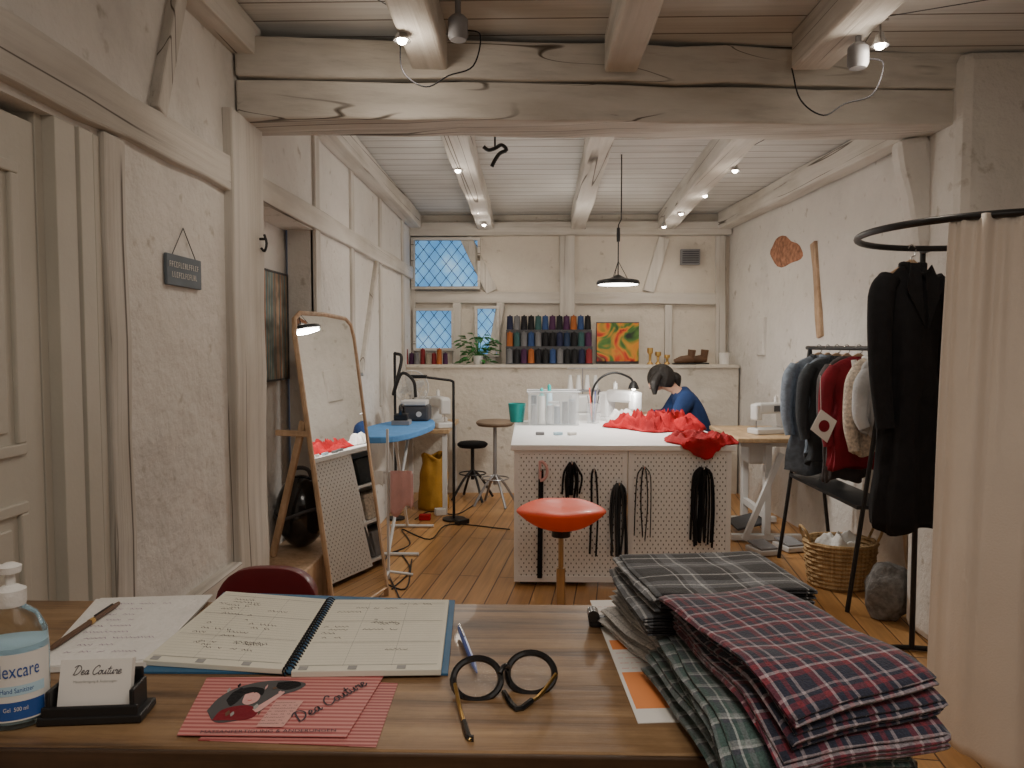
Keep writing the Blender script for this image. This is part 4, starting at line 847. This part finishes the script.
c=V((1.97,4.72,.001)); t=thing('basket','woven wicker basket with white cloth inside under the rack','basket',c)
q=MB()
for i in range(11):
    z=.015+i*.026; r_=.165+.03*i/10; q.tube([c+V((r_*math.cos(a)*1.1+.005*math.sin(a*12+i*PI),r_*math.sin(a)*.95,z)) for a in [k*2*PI/48 for k in range(48)]],.014,6,closed=True)
build(q,'woven_body','wicker',t); build(MB().lathe([(0,0),(.16,0),(.16,.02),(0,.02)],c,28),'base','wicker',t)
for s in (-1,1): build(MB().tube([c+V((s*.2,-.06,.27)),c+V((s*.24,-.05,.36)),c+V((s*.24,.05,.36)),c+V((s*.2,.06,.27))],.009,8,smooth=4),'handle','wicker',t)
blob('cloth','wcloth','white cloth heaped in the wicker basket','cloth',(c.x,c.y),.13,.11,.14,0,3,z=.22)
q=MB()
def cush(u,v):
    a=2*PI*u; ph=PI*v; d=V((math.sin(ph)*math.cos(a),math.sin(ph)*math.sin(a),-math.cos(ph))); k=1+.22*noise.noise(d*1.8+V((3,1,2))); return V((1.99,4.12,.155))+V((d.x*.12*k,d.y*.11*k,max(-.15,d.z*.17*k)))
q.grid(cush,28,18,True); solo(q,'cushion','stone','lumpy grey felt cushion on the floor by the ring stand','cushion')
# ------------------------------------------------------------ sewing machines
def smach(loc,rotz,label,mat='wmetal',s=1.0,group=None):
    t=thing('sewing_machine',label,'sewing machine',(0,0,0),0,group)
    build(MB().bb((-.20*s,-.08*s,0),(.20*s,.08*s,.055*s)),'bed',mat,t,smooth=False,bevel=.012*s)
    build(MB().bb((.10*s,-.06*s,.05*s),(.20*s,.06*s,.27*s)),'column',mat,t,smooth=False,bevel=.02*s); build(MB().bb((-.16*s,-.055*s,.19*s),(.12*s,.055*s,.29*s)),'arm',mat,t,smooth=False,bevel=.02*s)
    build(MB().bb((-.19*s,-.05*s,.13*s),(-.12*s,.05*s,.28*s)),'head',mat,t,smooth=False,bevel=.015*s)
    build(MB().cyl((-.155*s,0,.13*s),(-.155*s,0,.06*s),.005*s,n=8).box((-.155*s,0,.06*s),(.02*s,.03*s,.004)),'needle_bar','chrome',t)
    build(MB().cyl((.20*s,0,.22*s),(.235*s,0,.22*s),.05*s,n=20),'handwheel','dgrey',t)
    build(MB().bb((.0,-.062*s,.21*s),(.09*s,-.054*s,.265*s)),'display','dgrey',t,smooth=False)
    build(MB().cyl((.06*s,0,.29*s),(.06*s,0,.36*s),.006*s,n=8).cyl((.06*s,0,.295*s),(.06*s,0,.345*s),.018*s,n=10),'spool_pin','wcloth',t)
    t.location=loc; t.rotation_euler=(0,0,rotz); return t
tx0,tx1=1.56,2.10; t=thing('sewing_table','pine topped industrial sewing table on white legs by the right wall','sewing table',(1.83,6.0,0)); TZ=.82
build(MB().bb((tx0,5.60,TZ-.035),(tx1,6.5,TZ)),'table_top','pine',t,smooth=False,bevel=.006)
for yy in (5.75,6.35):
    q=MB(); q.bar((1.83,yy,.06),(1.83,yy,TZ-.06),.07,.05).bar((1.62,yy,TZ-.06),(2.04,yy,TZ-.06),.05,.04).bar((1.56,yy,.035),(2.10,yy,.035),.06,.045); build(q,'leg','wmetal',t,smooth=False,bevel=.005)
build(MB().bar((1.83,5.75,.2),(1.83,6.35,.2),.04,.05),'stretcher','wmetal',t,smooth=False)
build(MB().box((1.76,6.0,.10),(.26,.34,.02),(.0,-.25,0)),'pedal','dgrey',t,smooth=False,bevel=.004); build(MB().box((1.84,6.1,.66),(.16,.2,.2)),'motor','wmetal',t,smooth=False,bevel=.02)
build(MB().bar((1.64,5.67,.03),(1.91,5.67,.70),.04,.04),'brace','wmetal',t,smooth=False)
smach((1.90,5.92,TZ+.001),.35,'white industrial sewing machine on the pine table by the right wall',s=.84)
for i,(x,yy) in enumerate(((1.70,5.42),(1.93,5.52))):
    tt=thing('foot_pedal',['white foot pedal lying on the floor nearer the island','white foot pedal lying closer to the right wall'][i],'foot pedal',(x,yy,0)); build(MB().box((x,yy,.025),(.16,.2,.04),(0,0,.3)),'base','wmetal',tt,smooth=False,bevel=.008); build(MB().box((x,yy,.062),(.14,.18,.015),(.12,0,.3)),'treadle','grey',tt,smooth=False,bevel=.004)
t=thing('work_table','white work table behind the cutting island where person sews','table',(.8,6.75,0)); WT=.80
build(MB().bb((.30,6.42,WT-.03),(1.26,7.15,WT)),'table_top','white',t,smooth=False,bevel=.004)
for x in (.35,1.21):
    for yy in (6.47,7.1): build(MB().cyl((x,yy,0),(x,yy,WT-.03),.02,n=10),'leg','wmetal',t)
smach((.82,6.74,WT+.001),PI/2+.75,'white sewing machine lit by a lamp before the seated person','white',s=1.08)
c=V((.50,6.90,WT+.001)); t=thing('overlocker','white overlock machine with four white thread cones behind the island','overlock machine',c)
build(MB().bb(c+V((-.15,-.11,0)),c+V((.15,.11,.10))),'base','wmetal',t,smooth=False,bevel=.02); build(MB().bb(c+V((-.13,-.08,.1)),c+V((.15,.1,.26))),'body','wmetal',t,smooth=False,bevel=.02)
for i in range(4): p=c+V((-.12+i*.08,.15,.30)); build(MB().lathe([(.03,0),(.015,.13),(.017,.135)],p,12),'thread_cone','wcloth',t)
build(MB().bb(c+V((-.16,.10,.28)),c+V((.16,.19,.30))).cyl(c+V((0,.18,.0)),c+V((0,.18,.5)),.005,n=6).bar(c+V((-.14,.17,.5)),c+V((.14,.17,.5)),.008,.008),'thread_stand','grey',t,smooth=False)
t=thing('arched_lamp','thin black arched lamp over the overlock machine','lamp',(.62,6.50,WT)) 
build(MB().tube([(.56,6.49,WT+.01),(.54,6.49,1.08),(.60,6.49,1.22),(.73,6.49,1.28),(.86,6.49,1.24),(.90,6.49,1.19)],.010,8,smooth=6),'arm','black',t); build(MB().lathe([(.05,0),(.05,.012),(0,.016)],(.56,6.49,WT+.001),18),'base','black',t)
build(MB().lathe([(.05,-.03),(.03,.02),(.012,.04)],(.90,6.49,1.17),16),'shade','black',t); build(MB().ell((.90,6.49,1.15),(.022,.022,.022),10,8),'bulb','bulb',t)
light('POINT',(.92,6.50,1.11),4,(1,.97,.92),.03)
# person
def skin(name,nodes,edges,root,mat,parent,sub=2):
    me=bpy.data.meshes.new(name); keys=list(nodes); off=wloc(parent) if parent else V((0,0,0))
    me.from_pydata([tuple(V(nodes[k][0])-off) for k in keys],[(keys.index(a),keys.index(b_)) for a,b_ in edges],[]); me.update()
    o=bpy.data.objects.new(name,me); C.objects.link(o); o.parent=parent
    me.materials.append(M[mat])
    md=o.modifiers.new('skin','SKIN'); md.use_smooth_shade=True
    sv=me.skin_vertices[0].data if me.skin_vertices else None
    if sv is None:
        bpy.context.view_layer.objects.active=o; sv=me.skin_vertices[0].data
    for i,k in enumerate(keys):
        r=nodes[k][1]; sv[i].radius=(r,r) if not isinstance(r,tuple) else r; sv[i].use_root=(k==root)
    m2=o.modifiers.new('sub','SUBSURF'); m2.levels=sub; m2.render_levels=sub; return o
pt=thing('person','seated person with dark hair and navy sweater bent over sewing machine','person',(1.48,6.78,0))
nd={'pel':((1.52,6.78,.60),.125),'sp':((1.51,6.78,.77),.12),'ch':((1.435,6.78,.95),.13),'nb':((1.355,6.77,1.085),.058),'nk':((1.285,6.765,1.135),.05),
'hb':((1.215,6.76,1.20),.088),'ht':((1.165,6.755,1.275),.07),'hf':((1.14,6.75,1.175),.072),'chn':((1.155,6.745,1.115),.035),'ns':((1.064,6.745,1.155),.012)}
ed_=[('pel','sp'),('sp','ch'),('ch','nb'),('nb','nk'),('nk','hb'),('hb','ht'),('hb','hf'),('hf','chn'),('hf','ns')]
for s,yy in (('L',-1),('R',1)):
    y0=6.78
    nd['sh'+s]=((1.385,y0+yy*.165,1.04),.058); nd['el'+s]=((1.27,y0+yy*.22,.865),.042); nd['wr'+s]=((1.07,y0+yy*.10,.885),.027); nd['pa'+s]=((1.015,y0+yy*.085,.875),.032)
    nd['hp'+s]=((1.46,y0+yy*.09,.57),.09); nd['kn'+s]=((1.08,y0+yy*.12,.56),.06); nd['an'+s]=((1.12,y0+yy*.12,.09),.038); nd['to'+s]=((.98,y0+yy*.13,.035),.03)
    ed_+=[('ch','sh'+s),('sh'+s,'el'+s),('el'+s,'wr'+s),('wr'+s,'pa'+s),('pel','hp'+s),('hp'+s,'kn'+s),('kn'+s,'an'+s),('an'+s,'to'+s)]
    for i,(dy,ln) in enumerate(((-.026,.055),(-.009,.065),(.009,.07),(.026,.06))):
        nd['f%s%da'%(s,i)]=((.99,y0+yy*.085+dy,.872),.009); nd['f%s%db'%(s,i)]=((.99-ln*.6,y0+yy*.085+dy*1.15,.868),.0085); nd['f%s%dc'%(s,i)]=((.99-ln,y0+yy*.085+dy*1.2,.864),.007)
        ed_+=[('pa'+s,'f%s%da'%(s,i)),('f%s%da'%(s,i),'f%s%db'%(s,i)),('f%s%db'%(s,i),'f%s%dc'%(s,i))]
    nd['t%sa'%s]=((1.025,y0+yy*.045,.868),.010); nd['t%sb'%s]=((.995,y0+yy*.03,.86),.009); ed_+=[('pa'+s,'t%sa'%s),('t%sa'%s,'t%sb'%s)]
skin('body',nd,ed_,'pel','skin',pt)
sw={k:(nd[k][0],nd[k][1]+g) for k,g in (('pel',.03),('sp',.035),('ch',.045),('nb',.035),('shL',.032),('elL',.02),('shR',.032),('elR',.02))}
sw['nc']=(V(nd['nb'][0]).lerp(V(nd['nk'][0]),.35),.068)
for s in 'LR': sw['wr'+s]=(V(nd['el'+s][0]).lerp(V(nd['wr'+s][0]),.93),.038)
skin('sweater',sw,[('pel','sp'),('sp','ch'),('ch','nb'),('nb','nc'),('ch','shL'),('shL','elL'),('elL','wrL'),('ch','shR'),('shR','elR'),('elR','wrR')],'pel','navy',pt)
tr_={k:(nd[k][0],nd[k][1]+.018) for k in ('pel','hpL','hpR','knL','knR','anL','anR')}
skin('trousers',tr_,[('pel','hpL'),('hpL','knL'),('knL','anL'),('pel','hpR'),('hpR','knR'),('knR','anR')],'pel','denim',pt)
def hair(u,v):
    a=2*PI*u; ph=PI*(v*.70); d=V((math.sin(ph)*math.cos(a),math.sin(ph)*math.sin(a),math.cos(ph))); rr=1+.04*math.sin(a*9)
    d=Euler((0,rad(4),0)).to_matrix()@d; return V((1.188,6.757,1.222))+V((d.x*.118*rr,d.y*.104*rr,d.z*.124))
build(MB().grid(hair,36,14,True),'hair','hair',pt,solid=.012)
build(MB().tube([(1.28,6.76,1.25),(1.325,6.76,1.22),(1.34,6.76,1.14)],[.035,.045,.018],12,smooth=4),'ponytail','hair',pt); build(MB().tube([(1.15,6.665,1.26),(1.11,6.66,1.19),(1.115,6.675,1.08)],[.040,.050,.018],10,smooth=4),'hair_lock','hair',pt)
for s in (-1,1):
    build(MB().ell((1.082,6.748+s*.03,1.185),(.008,.012,.008),10,8),'eye','blackgloss',pt); build(MB().ell((1.205,6.757+s*.088,1.19),(.022,.010,.03),10,8),'ear','skin',pt)
build(MB().ell((1.085,6.747,1.125),(.008,.02,.005),10,6),'mouth','burg',pt)
for s in (-1,1): build(MB().ell((1.03,6.78+s*.125,.045),(.12,.045,.045),14,8),'shoe','black',pt)
t=thing('office_stool','black padded stool under the seated person','stool',(1.5,6.78,0)); build(MB().lathe([(0,.38),(.17,.38),(.18,.40),(.17,.435),(0,.44)],(1.5,6.78,0),24),'seat','blackcloth',t); build(MB().cyl((1.5,6.78,.08),(1.5,6.78,.38),.02),'post','chrome',t)
for k in range(5): a=k*2*PI/5; build(MB().bar((1.5,6.78,.09),(1.5+.24*math.cos(a),6.78+.24*math.sin(a),.03),.03,.03),'leg','black',t,smooth=False)
# ------------------------------------------------------------ ledge objects
cols=[simple('thread_%d'%i,c_,.7,var=.15) for i,c_ in enumerate([(.01,.01,.012),(.015,.02,.06),(.03,.07,.20),(.40,.12,.03),(.04,.11,.11),(.18,.18,.19),(.07,.02,.07),(.25,.025,.03),(.012,.012,.016),(.30,.26,.20),(.02,.04,.09)])]
cnames=['black','midnight blue','blue','orange','teal','grey','purple','dark red','black','beige','navy']
xa=W(506,365,7.8).x; xb=W(592,365,7.8).x; t=thing('thread_rack','stepped black rack holding thread cones on the far ledge','thread rack',((xa+xb)/2,7.8,KT))
for k in range(3): build(MB().bb((xa,7.66+k*.09,KT+.001),(xb,7.74+k*.09,KT+.01+k*.175)),'step','dgrey',t,smooth=False)
proto=None; cyc=[0,0,1,3,0,8,2,10,4,0,6,5]; num=['one','two','three','four','five','six','seven','eight','nine','ten','eleven','twelve']
for k in range(3):
    for i in range(12):
        x=xa+.04+i*(xb-xa-.08)/11; ci=cyc[(i*5+k*3)%12] if R.random()<.7 else R.randrange(11)
        if proto is None:
            q=MB(); q.lathe([(.035,0),(.036,.01),(.030,.13),(.032,.14),(.008,.145),(.008,.155)],n=12); proto=build(q,'thread_cone',cols[0]); o=proto
        else: o=proto.copy(); C.objects.link(o)
        o.location=(x,7.70+k*.09,KT+.012+k*.175); o.material_slots[0].link='OBJECT'; o.material_slots[0].material=cols[ci]
        rn=['front step','middle step','top step'][k]; o['category']='thread cone'; o['group']='thread cones on the stepped rack'; o['label']='%s thread cone on the %s of the stepped rack, number %s from left'%(cnames[ci],rn,num[i])
for i in range(8):
    x=W(406+i*5.6,365,7.7).x; ci=[7,6,5,7,9,7,3,6][i]; o=proto.copy(); C.objects.link(o); o.location=(x,7.68+.03*(i%2),KT+.001); o.material_slots[0].link='OBJECT'; o.material_slots[0].material=cols[ci]; o.scale=(.8,.8,.8 if i%3 else 1.1)
    o['label']='%s thread cone, %s from left in the short row below small window'%(cnames[ci],['first','second','third','fourth','fifth','sixth','seventh','last'][i]); o['group']='thread cones below the window'; o['category']='thread cone'
t=thing('abstract_painting','square abstract painting in orange, red and green on the far ledge','painting',(W(617,360,7.8).x,7.8,KT)); x0_,x1_=W(597,360,7.8).x,W(639,360,7.8).x; z1_=W(600,323,7.8).z
build(MB().bb((x0_,7.82,KT+.03),(x1_,7.85,z1_)),'canvas','art1',t,smooth=False); build(MB().bb((x0_-.005,7.85,KT+.002),(x1_+.005,7.87,z1_+.01)),'backing','dgrey',t,smooth=False); build(MB().bb((x0_+.1,7.78,KT+.001),(x1_-.1,7.86,KT+.03)),'stand','dgrey',t,smooth=False)
p=W(478,365,7.72); c=V((p.x,7.72,KT+.001)); t=thing('potted_plant','leafy green plant in small pot on ledge below the windows','plant',c)
build(MB().lathe([(.04,0),(.055,.09),(.05,.09),(.045,.07),(0,.07)],c,20),'pot','wcloth',t)
lf=MB(); stm=MB()
for i in range(80):
    a=R.uniform(0,2*PI); rr=R.uniform(.04,.21); b_=c+V((rr*math.cos(a),rr*.5*math.sin(a)-.03,.14+R.uniform(-.09,.19)-rr*.3)); b_.z=max(b_.z,c.z+.02); d_=V((math.cos(a),math.sin(a)*.6-.3,R.uniform(-.3,.4))).normalized(); s_=d_.cross(V((0,0,1))).normalized(); l=R.uniform(.06,.09)
    u_=s_.cross(d_); lf.add([b_,b_+d_*l*.35+s_*l*.38+u_*.01,b_+d_*l*.8+s_*l*.25,b_+d_*l*1.1-u_*.015,b_+d_*l*.8-s_*l*.25,b_+d_*l*.35-s_*l*.38+u_*.01],[(0,1,2,3),(0,3,4,5)])
    if i%2==0: stm.tube([c+V((0,0,.07)),c.lerp(b_,.5)+V((0,0,.09)),b_],.0025,5)
build(lf,'foliage','leaf',t); build(stm,'stem','leaf',t)
for i,(px,h_) in enumerate(((650,.17),(658,.13),(667,.1))):
    p=W(px,365,7.7); solo(MB().lathe([(.03,0),(.03,.01),(.012,.03),(.014,h_*.6),(.03,h_*.7),(.03,h_),(0,h_)],(p.x,7.7,KT+.001),16),'candlestick','gold',['tallest brass candlestick on the far ledge right of the painting','middle brass candlestick on the far ledge right of the painting','shortest brass candlestick on far ledge beside the shoes'][i],'candlestick')
for i,(px,yy_) in enumerate(((684,7.66),(697,7.80))):
    p=W(px,365,yy_); c=V((p.x,yy_,KT+.001)); t=thing('shoe',['nearer brown leather shoe on the far ledge behind person','brown leather shoe behind the other one on the far ledge'][i],'shoe',c)
    build(MB().tube([c+V((.10,0,.05)),c+V((.05,0,.055)),c+V((-.03,0,.045)),c+V((-.10,0,.03))],[.03,.042,.04,.022],12,smooth=5),'upper','brown',t); build(MB().bb(c+V((-.12,-.035,0)),c+V((.12,.035,.014))),'sole','black',t,smooth=False,bevel=.005); build(MB().cyl(c+V((.07,0,.06)),c+V((.08,0,.15)),.035,.04,n=14),'shaft','brown',t)
solo(MB().lathe([(.05,0),(.055,.12),(.05,.12),(.045,.01),(0,.01)],(2.0,7.72,KT+.001),18),'pot','wcloth','small white pot at the right end of the far ledge','pot')
# ------------------------------------------------------------ ironing corner
t=thing('ironing_board','blue covered ironing board on crossed white legs by left wall','ironing board',(-.95,5.7,0)); IZ=.90
pts=[]
for k in range(44):
    a=2*PI*k/44; x=.235*math.copysign(abs(math.cos(a))**.6,math.cos(a)); yv=.66*math.copysign(abs(math.sin(a))**.9,math.sin(a))
    if yv>0: x*=1-.45*(yv/.66)**2
    pts.append(V((-1.0+x+.12*(yv),5.64+yv,IZ-.045)))
build(MB().prism(pts,.045),'board_top','blue',t,smooth=False,bevel=.008)
for s in (-1,1): build(MB().tube([(-1.02,5.70-s*.42,.015),(-.98,5.70+s*.35,IZ-.05)],.012,8).tube([(-1.16,5.70-s*.42,.015),(-.80,5.70-s*.42,.015)],.012,8),'leg','wmetal',t)
c=V((-1.0,5.80,IZ+.001)); t=thing('iron','dark steam iron standing on the blue ironing board','iron',c)
build(MB().prism([c+V(p) for p in ((-.07,-.1,0),(.07,-.1,0),(.07,.02,0),(0,.14,0),(-.07,.02,0))],.035),'soleplate','grey',t,smooth=False,bevel=.004); build(MB().prism([c+V(p)+V((0,0,.035)) for p in ((-.055,-.09,0),(.055,-.09,0),(.05,.02,0),(0,.09,0),(-.05,.02,0))],.05),'iron_body','black',t,smooth=False,bevel=.01)
build(MB().tube([c+V((0,-.08,.08)),c+V((0,-.08,.14)),c+V((0,.03,.14)),c+V((0,.05,.08))],.016,8,smooth=4),'handle','blackgloss',t)
t=thing('steam_station','dark steam generator box behind the iron on the board','steam station',(-.95,6.12,IZ)); build(MB().bb((-1.07,6.00,IZ+.001),(-.82,6.19,IZ+.13)),'housing','dgrey',t,smooth=False,bevel=.02); build(MB().bb((-1.05,5.99,IZ+.13),(-.84,6.17,IZ+.17)),'rest','wmetal',t,smooth=False,bevel=.01); build(MB().cyl((-.9,5.998,IZ+.06),(-.9,5.985,IZ+.06),.022,n=14),'dial','wmetal',t)
t=thing('steam_hose_stand','black hose looped on an upright stand behind the ironing board','hose stand',(-1.17,6.45,0)); build(MB().cyl((-1.17,6.42,.01),(-1.17,6.42,1.45),.012,n=8),'pole','black',t); build(MB().lathe([(.08,0),(.08,.015),(0,.02)],(-1.17,6.42,.0),20),'base','black',t)
build(MB().tube([(-1.17,6.42,1.45),(-1.10,6.36,1.40),(-1.16,6.28,1.1),(-1.08,6.24,1.28),(-.98,6.23,1.22),(-.96,6.225,1.08)],.014,8,smooth=7),'hose','black',t)
t=thing('sewing_desk','wooden sewing desk in the far left corner with machines on it','desk',(-.95,7.0,0))
build(MB().bb((-1.24,6.55,.735),(-.72,7.5,.77)),'table_top','pine',t,smooth=False,bevel=.004)
for x in (-1.2,-.76):
    for yy in (6.6,7.45): build(MB().bar((x,yy,0),(x,yy,.735),.04,.04),'leg','wmetal',t,smooth=False)
smach((-.83,6.82,.771),2.0,'white sewing machine at the front edge of the corner desk',s=.95); smach((-.98,7.25,.771),2.6,'white sewing machine at the back of the corner desk',s=.85)
c=V((-1.08,6.70,.771)); t=thing('desk_fan','round white desk fan facing the room on the corner desk','fan',c); build(MB().lathe([(.09,0),(.08,.02),(.02,.03),(.015,.3)],c,20),'stand','wmetal',t); fc=c+V((0.02,-.06,.37)); build(MB().cyl(fc+V((0,.09,0)),fc+V((0,.02,0)),.04,n=14),'motor','wmetal',t)
q=MB()
for r_ in (.15,.12,.09,.06,.03): q.tube([fc+V((r_*math.cos(a),0,r_*math.sin(a))) for a in [k*2*PI/28 for k in range(28)]],.007 if r_==.15 else .003,6,closed=True)
for k in range(16): a=k*2*PI/16; q.cyl(fc,fc+V((.15*math.cos(a),0,.15*math.sin(a))),.0025,n=5)
build(q,'guard','wmetal',t)
for k in range(4):
    a=k*PI/2+.4; build(MB().ell(fc+V((.06*math.cos(a),.02,.06*math.sin(a))),(.06,.006,.034),12,6,(0,-a,0)),'blade','wcloth',t)
t=thing('gooseneck_lamp','black angled floor lamp arching over the ironing corner','lamp',(-.66,6.40,0)); build(MB().tube([(-.66,6.40,.02),(-.66,6.40,.9),(-.66,6.40,1.16),(-.67,6.39,1.21),(-.75,6.38,1.225),(-.93,6.34,1.25)],.012,8,smooth=3),'arm','black',t); build(MB().lathe([(.10,0),(.10,.015),(0,.02)],(-.66,6.40,.001),18),'base','black',t); build(MB().bb((-1.03,6.31,1.235),(-.88,6.37,1.265)),'lamp_head','black',t,smooth=False,bevel=.006)
t=thing('waste_bag','yellow cloth sack on the floor under the corner desk','bag',(-.92,6.78,0)) 
def bag(u,v):
    a=2*PI*u; r_=.14*(1+.15*math.sin(5*a)*v)*(1-.30*v)+.02*noise.noise(V((math.cos(a)*2,math.sin(a)*2,v*4))); return V((-.90+r_*math.cos(a),6.86+r_*math.sin(a)*.8,.002+.5*v+.03*math.sin(a*2)*v))
build(MB().grid(bag,36,14,True),'bag_body','yellow',t,solid=.006); build(MB().tube([(-.90+.10*math.cos(a),6.86+.08*math.sin(a),.49+.03*math.sin(a*2)) for a in [k*2*PI/20 for k in range(20)]],.012,6,closed=True),'rim','yellow',t)
def rstool(c,h,seatm,legm,label,r=.17):
    c=V(c); t=thing('round_stool',label,'stool',c); build(MB().lathe([(0,h-.05),(r-.02,h-.05),(r,h-.03),(r,h-.015),(r-.02,h),(0,h+.005)],c,28),'seat',seatm,t)
    build(MB().cyl(c+V((0,0,.2)),c+V((0,0,h-.05)),.018,n=12),'post',legm,t); build(MB().tube([c+V((.13*math.cos(a),.13*math.sin(a),.26)) for a in [k*2*PI/24 for k in range(24)]],.007,6,closed=True),'foot_ring',legm,t)
    for k in range(4): a=k*PI/2+.5; build(MB().tube([c+V((0,0,.3)),c+V((.1*math.cos(a),.1*math.sin(a),.2)),c+V((.22*math.cos(a),.22*math.sin(a),.012))],.013,8,smooth=3),'leg',legm,t)
    return t
p=W(495,420,7.0); rstool((p.x,7.0,0),.81,'tanseat','steel','tall round stool with tan seat and bent metal legs',.18)
p=W(470,445,7.2); rstool((p.x+.02,7.26,0),.57,'blackcloth','black','low round black stool beside the tall tan stool',.15)
c=V((W(388,500,4.75).x,4.75,0)); t=thing('drying_stand','slim white metal stand with a crossbar beside the mirror','stand',c)
build(MB().cyl(c,c+V((0,0,.98)),.009,n=10),'pole','wmetal',t); build(MB().cyl(c+V((-.16,.0,.70)),c+V((.16,0,.70)),.008,n=8),'crossbar','wmetal',t)
for k in range(3): a=k*2*PI/3+.4; build(MB().cyl(c+V((0,0,.05)),c+V((.16*math.cos(a),.16*math.sin(a),.012)),.009,n=8),'foot','wmetal',t)
def hangcloth(cx,w_,l,mat,label):
    q=MB(); q.grid(lambda u,v:c+V((cx+(u-.5)*w_,(.016 if v>.5 else -.016)*(1+ .9*abs(v-.5)*2+.3*math.sin(u*14)),.712-l*abs(v-.5)*2*(1+.15*math.sin(u*6)) )),14,16); solo(q,'hanging_cloth',mat,label,'cloth',solid=.003)
hangcloth(-.085,.12,.10,'wcloth','short white cloth over the slim white stand'); hangcloth(.09,.14,.26,'pinkcloth','longer pink cloth hanging over the slim white stand')
def fl(px,py): return G(px,py,0)
for i,(pts,lb) in enumerate((([(400,600),(385,560),(410,545),(402,530),(430,540),(450,525),(510,530)],'black cable curling across the floor toward the island'),([(415,520),(430,512),(455,515),(470,508),(480,500)],'black cable on the floor near the stools'),([(392,590),(410,570),(395,552),(378,575),(405,590),(412,560)],'coiled black cable on the floor beside the mirror'))):
    solo(MB().tube([fl(*p)+V((0,0,.006)) for p in pts],.005,6,smooth=6),'floor_cable','black',lb,'cable')
for i,(px,py,sz_,m_,lb) in enumerate(((425,520,(.10,.06,.05),'red','small red box on the floor near the ironing board'),(440,515,(.09,.07,.06),'wcloth','small white box on the floor beside the red box'),(462,524,(.12,.06,.04),'black','black power strip on the floor by the small boxes'))):
    p=fl(px,py); solo(MB().box((p.x,p.y,sz_[2]/2+.001),sz_,(0,0,.4*i)),['small_box','small_box','power_strip'][i],m_,lb,['box','box','power strip'][i],smooth=False,bevel=.006)
